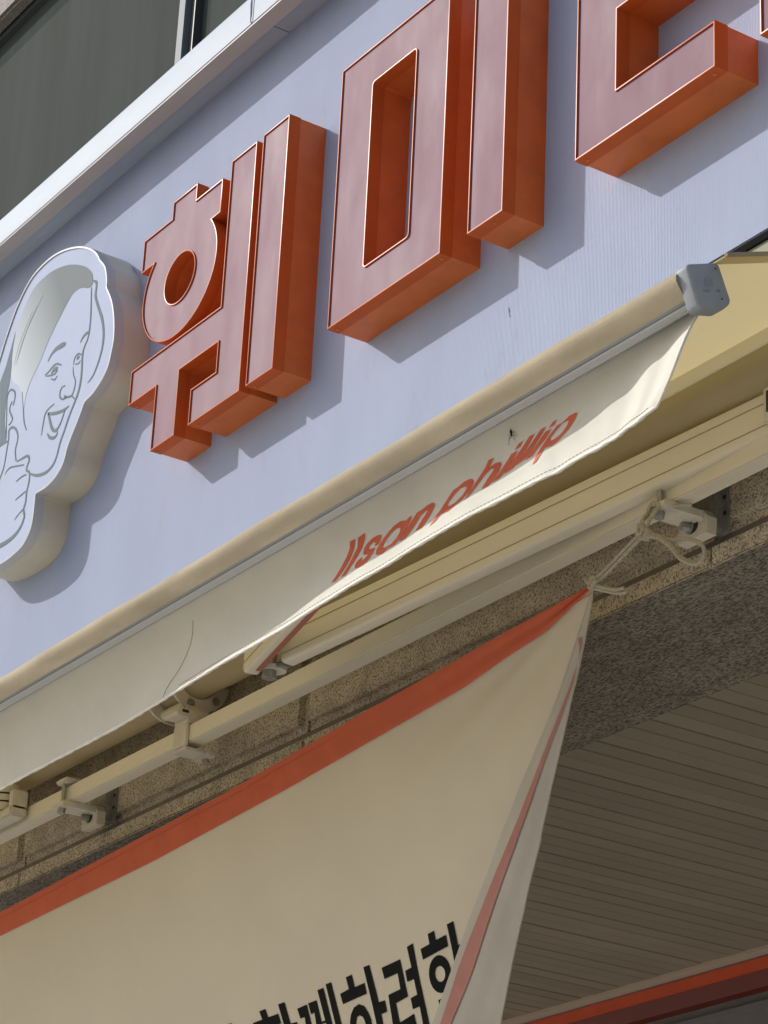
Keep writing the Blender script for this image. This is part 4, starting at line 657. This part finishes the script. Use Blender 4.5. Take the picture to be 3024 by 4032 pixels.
# roll support in the middle
sp = bpy.data.objects.new('roll_support', None); COL.objects.link(sp); sp.parent = aw
box('front_plate', -4.956, -4.898, -.0625, -.0555, 3.4905, 3.548, M['bracket'], sp, .002)
extrude_x('ledge', [(-.088, 3.556), (-.092, 3.562), (-.086, 3.572), (-.050, 3.574), (-.020, 3.574), (-.020, 3.5425), (-.058, 3.5425), (-.064, 3.548), (-.064, 3.556)], -4.952, -4.896, M['bracket'], sp, 40)
box('foot', -4.956, -4.898, -.0625, -.005, 3.4835, 3.4902, M['bracket'], sp, .002)
box('foot', -4.950, -4.882, -.012, .010, 3.476, 3.4890, M['bracket'], sp, .003)
hexbolt('bolt', (-4.915, -.002, 3.478), (0, 0, -1), .008, .008, sp)
def claw(x):
    vs = []; fs = []; n = 24
    for xx in (x-.003, x+.003):
        for i in range(n+1):
            a = math.radians(-172+165*i/n)
            for r in (.050, .079 if i > 3 else .074): vs.append((xx, RY+r*math.cos(a), RZ+r*math.sin(a)))
    s = 2*(n+1)
    for i in range(n):
        for b0 in (0, s): fs.append((b0+2*i, b0+2*i+1, b0+2*i+3, b0+2*i+2))
        fs.append((2*i+1, 2*i+3, s+2*i+3, s+2*i+1)); fs.append((2*i, 2*i+2, s+2*i+2, s+2*i))
    fs.append((0, 1, s+1, s)); fs.append((2*n, 2*n+1, s+2*n+1, s+2*n))
    return link('claw_plate', mesh('claw', vs, fs), M['bracket'], sp, 35)
claw(-5.035); c2 = claw(-4.922)
for a in (-150, -105, -45):
    a = math.radians(a); y, z = RY+.065*math.cos(a), RZ+.065*math.sin(a)
    cyl('idler_roller', (-5.035, y, z), (-4.922, y, z), .0125, M['bracket'], sp, 16)
    hexbolt('bolt', (-4.919, y, z), (1, 0, 0), .006, .007, sp); cyl('washer', (-4.919, y, z), (-4.9165, y, z), .0095, M['galv'], sp, 16)
extrude_x('link_plate', [(-.056, 3.55), (-.056, 3.590), (-.002, 3.590), (-.002, 3.55)], -4.921, -4.914, M['bracket'], sp)
box('slot', -4.8972, -4.8952, -.078, -.062, 3.5635, 3.5700, M['slot'], sp)
for y in (-.045, -.014): hexbolt('bolt', (-4.914, y, 3.566), (1, 0, 0), .0055, .007, sp)
# folding arm
def beam(name, A, B_, w, h, m_, parent, r=.010):
    A, B_ = Vector(A), Vector(B_); t = (B_-A).normalized(); up = Vector((0, 0, 1)); up = (up-t*up.dot(t)).normalized(); sd = t.cross(up)
    base = [(-w/2, -h/2), (w/2, -h/2), (w/2, h/2), (-w/2, h/2)]
    pr = fillet(base, r, 4)
    vs = [A+sd*a+up*b for a, b in pr]+[B_+sd*a+up*b for a, b in pr]; k = len(pr)
    fs = [(i, (i+1) % k, k+(i+1) % k, k+i) for i in range(k)]+[tuple(range(k)), tuple(k+i for i in range(k))]
    return link(name, mesh(name, vs, fs), m_, parent, 40), t, sd, up
h = .080
E1 = Vector((-4.335, -.152, 3.491+h/2)); S1 = Vector((-3.00, -.038, 3.534+h/2))
ua, t, sd, up = beam('upper_arm', E1, S1, .036, h, M['cream'], aw)
sgn = -1 if sd.y > 0 else 1
for off in (.22, .72):
    zz = -h/2+h*off
    q = sd*sgn*.0183; tube('groove', [E1+q+up*zz, S1+q+up*zz], .0009, M['groove'], ua, 6)
tube('arm_end', [E1-t*.012, E1-t*.0, E1+t*.004], [.016, .019, .019], M['bracket'], ua, 12)
h2 = .070
E2 = Vector((-4.415, -.188, 3.486+h2/2)); F2 = Vector((-3.34, -.500, 3.430+h2/2))
fa, t2, sd2, up2 = beam('forearm', E2, F2, .034, h2, M['cream'], aw, .009)
sg2 = -1 if sd2.y > 0 else 1
tube('groove', [E2+sd2*sg2*.0172-up2*.014, F2+sd2*sg2*.0172-up2*.014], .0009, M['groove'], fa, 6)
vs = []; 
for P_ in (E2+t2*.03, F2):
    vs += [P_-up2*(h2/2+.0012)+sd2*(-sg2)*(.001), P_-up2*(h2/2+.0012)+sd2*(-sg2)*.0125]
link('underside_reflection', mesh('strip', vs, [(0, 1, 3, 2)], False), M['strip'], fa)  # red reflection on the arm's underside, painted as a thin coloured sheet
ej = bpy.data.objects.new('elbow_joint', None); COL.objects.link(ej); ej.parent = aw
tube('hinge_plate', [Vector((-4.372, -.160, 3.494)), Vector((-4.372, -.160, 3.486))], .024, M['bracket'], ej, 20)
tube('hinge_pin', [Vector((-4.378, -.168, 3.470)), Vector((-4.378, -.168, 3.548))], .014, M['galv'], ej, 16)
box('hinge_plate', -4.395, -4.335, -.172, -.142, 3.4875, 3.494, M['galv'], ej, .003)
sh = bpy.data.objects.new('shoulder_joint', None); COL.objects.link(sh); sh.parent = aw
box('shoulder_block', -3.006, -2.90, -.075, .0, 3.540, 3.612, M['bracket'], sh, .008)
box('shoulder_slot', -2.9905, -2.95, -.0765, -.0745, 3.56, 3.598, M['slot'], sh)
# second arm shoulder at the far left
s2 = bpy.data.objects.new('shoulder_joint', None); COL.objects.link(s2); s2.parent = aw
box('shoulder_block', -5.90, -5.662, -.105, -.060, 3.508, 3.534, M['bracket'], s2, .006)
for z0, z1, r, mm_ in ((3.534, 3.552, .038, 'bracket'), (3.552, 3.557, .035, 'slot'), (3.557, 3.572, .038, 'bracket'), (3.572, 3.577, .035, 'slot'), (3.577, 3.60, .038, 'bracket')):
    tube('hinge_ring', [Vector((-5.745, -.085, z0)), Vector((-5.745, -.085, z1))], r, M[mm_], s2, 24)
box('shoulder_block', -5.690, -5.664, -.10, -.06, 3.530, 3.575, M['bracket'], s2, .004)
# fly resting on the valance
sp_x, sp_s = -3.0853, .171
fl = thing('insect', 'tiny black insect sitting on the valance above the lettering', 'insect')
c0 = val(sp_x, sp_s)+vnorm(sp_x, sp_s)*.003; ax = Vector((.25, 0, -1)).normalized()
P = [c0+ax*q*.8 for q in (-.0075, -.005, -.002, .001, .003, .0055, .0075, .009)]
tube('body', P, [.0005, .0016, .0022, .0013, .0016, .0018, .0012, .0003], M['insect'], fl, 10)
for q, sx, dz in ((.0035, 1, -.5), (.005, 1, .2), (.0065, 1, .9), (.0035, -1, -.4), (.006, -1, .3), (.0075, -1, 1.0), (-.006, .7, -1.6)):
    a = c0+ax*q; tube('leg', [a, a+Vector((sx*.005, -.001, -dz*.003)), a+Vector((sx*.0085, .0015, -dz*.009-.002))], .0004, M['insect'], fl, 5)

# ================================================================== BANNER
bn = thing('banner', 'cream cloth banner with red top border and black lettering, right edge folded over', 'banner')
TIE = Vector((-3.409, -.1, 3.381)); K = .37
NB = Vector((0, -1, -K)).normalized()
def bpt(x, z, off=0.0):
    d = max(0.0, 3.381-z)
    an = math.atan2(3.381-z, -3.409-x); rd_ = math.hypot(x+3.409, z-3.381)
    e = .010*math.sin((x+6)*1.25)*min(1, d*3)+.0035*math.sin(x*5+z*7)*min(1, d*2)+(.0038*math.sin(an*26)+.0022*math.sin(an*43+1))*min(1, rd_*4)*math.exp(-rd_*1.1)
    return Vector((x, -.1+K*(3.381-z), z))+NB*(off+e)
def interp_curve(C_, n):
    C_ = [Vector((a, b)) for a, b in C_]; L = [0]
    for a, b in zip(C_, C_[1:]): L.append(L[-1]+(b-a).length)
    out = []
    for i in range(n+1):
        s = L[-1]*i/n; j = 0
        while j < len(C_)-2 and L[j+1] < s: j += 1
        t = (s-L[j])/max(1e-9, L[j+1]-L[j]); out.append(C_[j].lerp(C_[j+1], min(1, t)))
    return out
top = interp_curve(B_TOP, 60); fold = interp_curve(F_R, 40); fold = [Vector(B_TOP[-1])]+fold[1:]
left_bot = Vector((-6.25, 2.45))
vs = []; fs = []; n, k = 120, 90
top = interp_curve(B_TOP, n); fold = interp_curve(F_R, k); fold = [Vector(B_TOP[-1])]+fold[1:]
for i in range(n+1):
    u = i/n
    for j in range(k+1):
        v = j/k
        a = top[i]; lo = Vector((-6.20-.02*v, 3.278-.83*v)); hi = fold[j]
        b0 = top[0].lerp(top[-1], u); q = lo.lerp(hi, u)+(a-b0)*(1-v)
        vs.append(bpt(q.x, q.y))
for i in range(n):
    for j in range(k): a = i*(k+1)+j; fs.append((a, a+1, a+k+2, a+k+1))
link('cloth', mesh('cloth', vs, fs, False), M['banner'], bn, 70)
top = interp_curve(B_TOP, 60); band = interp_curve(B_BAND, 60); vs = []; fs = []; k = 6
for i in range(61):
    gather = max(0, (i-40)/20)
    for j in range(k+1):
        q = top[i].lerp(band[i], j/k)
        vs.append(bpt(q.x, q.y, .0016+.007*gather*math.sin(j/k*math.pi*3)*(.4+.6*gather)*(1-gather*.5)+(.004*gather)))
for i in range(60):
    for j in range(k): a = i*(k+1)+j; fs.append((a, a+1, a+k+2, a+k+1))
link('red_border', mesh('border', vs, fs, False), M['bannerred'], bn, 60)
tube('border_stitch', [bpt(top[i].x, top[i].y-.012, .0022) for i in range(61)], .0005, M['redprint'], bn, 5)
# folded back edge
fl_, fr_ = interp_curve(F_L, 60), interp_curve(F_R, 60)
def flap(t, s):
    a = fl_[min(60, int(t*60))].lerp(fl_[min(60, int(t*60)+1)], t*60-int(t*60)); b = fr_[min(60, int(t*60))].lerp(fr_[min(60, int(t*60)+1)], t*60-int(t*60))
    q = a.lerp(b, s); wd = (b-a).length
    off = .0025+min(.005, wd*.07)*math.sin(math.pi*min(1, s*1.02))**.8+.0012*math.sin(s*14+t*9)*min(1, t*4)*(s if s < .9 else .2)
    return bpt(q.x, q.y, off)
vs = []; fs = []; k = 24
for i in range(61):
    for j in range(k+1): vs.append(flap(i/60, j/k))
for i in range(60):
    for j in range(k): a = i*(k+1)+j; fs.append((a, a+1, a+k+2, a+k+1))
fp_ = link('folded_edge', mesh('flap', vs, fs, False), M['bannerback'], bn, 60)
tag(fp_, 'pale back of the cloth folded over at the right edge')
# the border stripe showing on the folded edge
sl, sr = interp_curve(S_L, 60), interp_curve(S_R, 60)
def s_on(curve, i):
    a, e = fl_[i], fr_[i]; d = e-a; best = None
    for c0, c1 in zip(curve, curve[1:]):
        for kq in range(6):
            q = c0.lerp(c1, kq/6); s = (q-a).dot(d)/max(1e-9, d.length_squared); er = (a+d*s-q).length
            if best is None or er < best[0]: best = (er, s)
    return best[1]
sL = [s_on(sl, i) for i in range(61)]; sR = [s_on(sr, i) for i in range(61)]
def smooth1(v): return [sum(v[max(0, i-2):i+3])/len(v[max(0, i-2):i+3]) for i in range(len(v))]
sL, sR = smooth1(sL), smooth1(sR)
sL = [s+.20*(1-i/60) for i, s in enumerate(sL)]; sR = [min(.93, s+.20*(1-i/60)) for i, s in enumerate(sR)]
vs = []; fs = []
I0 = 5
for i in range(I0, 61):
    a_, b_ = max(.04, min(.96, sL[i])), max(.06, min(.97, sR[i]))
    for j in range(7): vs.append(flap(i/60, a_+(b_-a_)*j/6)+NB*.0022)
for i in range(60-I0):
    for j in range(6): a = i*7+j; fs.append((a, a+1, a+8, a+7))
link('faded_stripe', mesh('stripe', vs, fs, False), M['pinkstripe'], fp_, 60)
for o_, h_ in B_TEXT:
    link('printed_letter', drape([o_]+([h_] if h_ else []), lambda u, w: bpt(u, w), lambda u, w: NB, .0012, .05, .05), M['black'], bn)

# ================================================================== ROPE
rp = thing('tie_rope', 'knotted grey cotton rope tying the banner corner to the awning bracket', 'rope')
tie = bpt(-3.411, 3.380, .006)
kn = Vector((-3.281, -.094, 3.437)); bo = Vector((-3.280, -.080, 3.484))
rr = .0034
rope('rope_strand', [tie, tie.lerp(kn, .35)+Vector((0, 0, -.003)), kn], rr, M['rope'], rp)
rope('rope_strand', [tie+Vector((.004, -.004, .004)), tie.lerp(kn, .4)+Vector((0, -.003, .004)), kn+Vector((-.004, -.003, .004))], rr, M['rope'], rp)
rope('rope_strand', [kn, kn+Vector((-.006, -.002, .022)), bo+Vector((-.016, .004, -.004)), bo+Vector((-.010, .004, .012)), bo+Vector((.006, .003, .013)), bo+Vector((.012, .004, .0)), kn+Vector((.012, 0, .02)), kn], rr, M['rope'], rp)
rope('rope_strand', [kn+Vector((.002, -.003, .004)), kn+Vector((-.002, -.003, .024)), bo+Vector((-.011, .0, -.002)), bo+Vector((-.007, .001, .009)), bo+Vector((.004, .0, .010)), bo+Vector((.010, .01, .006)), Vector((-3.235, -.03, 3.492))], rr, M['rope'], rp)
lp = [kn, Vector((-3.245, -.094, 3.420)), Vector((-3.215, -.094, 3.395)), Vector((-3.185, -.094, 3.362)), Vector((-3.155, -.092, 3.344)), Vector((-3.136, -.09, 3.345)), Vector((-3.133, -.088, 3.360)), Vector((-3.150, -.086, 3.380)), Vector((-3.185, -.086, 3.398)), Vector((-3.222, -.086, 3.408)), kn+Vector((.01, .004, -.006))]
rope('rope_loop', lp, rr, M['rope'], rp)
rope('rope_loop', [p+Vector((.004, -.004, -.006 if i < 6 else -.003)) for i, p in enumerate(lp)], rr, M['rope'], rp)
def knot(c, s, seed):
    random.seed(seed); pts = []
    for i in range(15):
        a = i*2.05; pts.append(c+Vector((math.cos(a)*s*.8, math.sin(a*1.3)*s*.55, math.sin(a)*s)))
    rope('rope_knot', pts, rr, M['rope'], rp)
knot(kn, .011, 3); knot(kn+Vector((.006, 0, -.004)), .009, 5); knot(tie+Vector((.006, -.002, .002)), .0085, 4); knot(kn+Vector((-.004, -.004, .006)), .010, 8); knot(tie+Vector((.012, -.004, .006)), .007, 9)
rope('rope_tail', [tie+Vector((.004, -.003, -.004)), Vector((-3.375, -.100, 3.360)), Vector((-3.345, -.100, 3.347)), Vector((-3.322, -.100, 3.341))], rr, M['rope'], rp)
rope('rope_tail', [tie+Vector((.004, -.003, .002)), Vector((-3.378, -.104, 3.366)), Vector((-3.348, -.104, 3.353)), Vector((-3.326, -.103, 3.349))], rr, M['rope'], rp)
rope('rope_tail', [tie+Vector((.0, -.003, .004)), tie+Vector((-.010, -.003, .012)), tie+Vector((-.014, -.003, .018))], rr, M['rope'], rp)
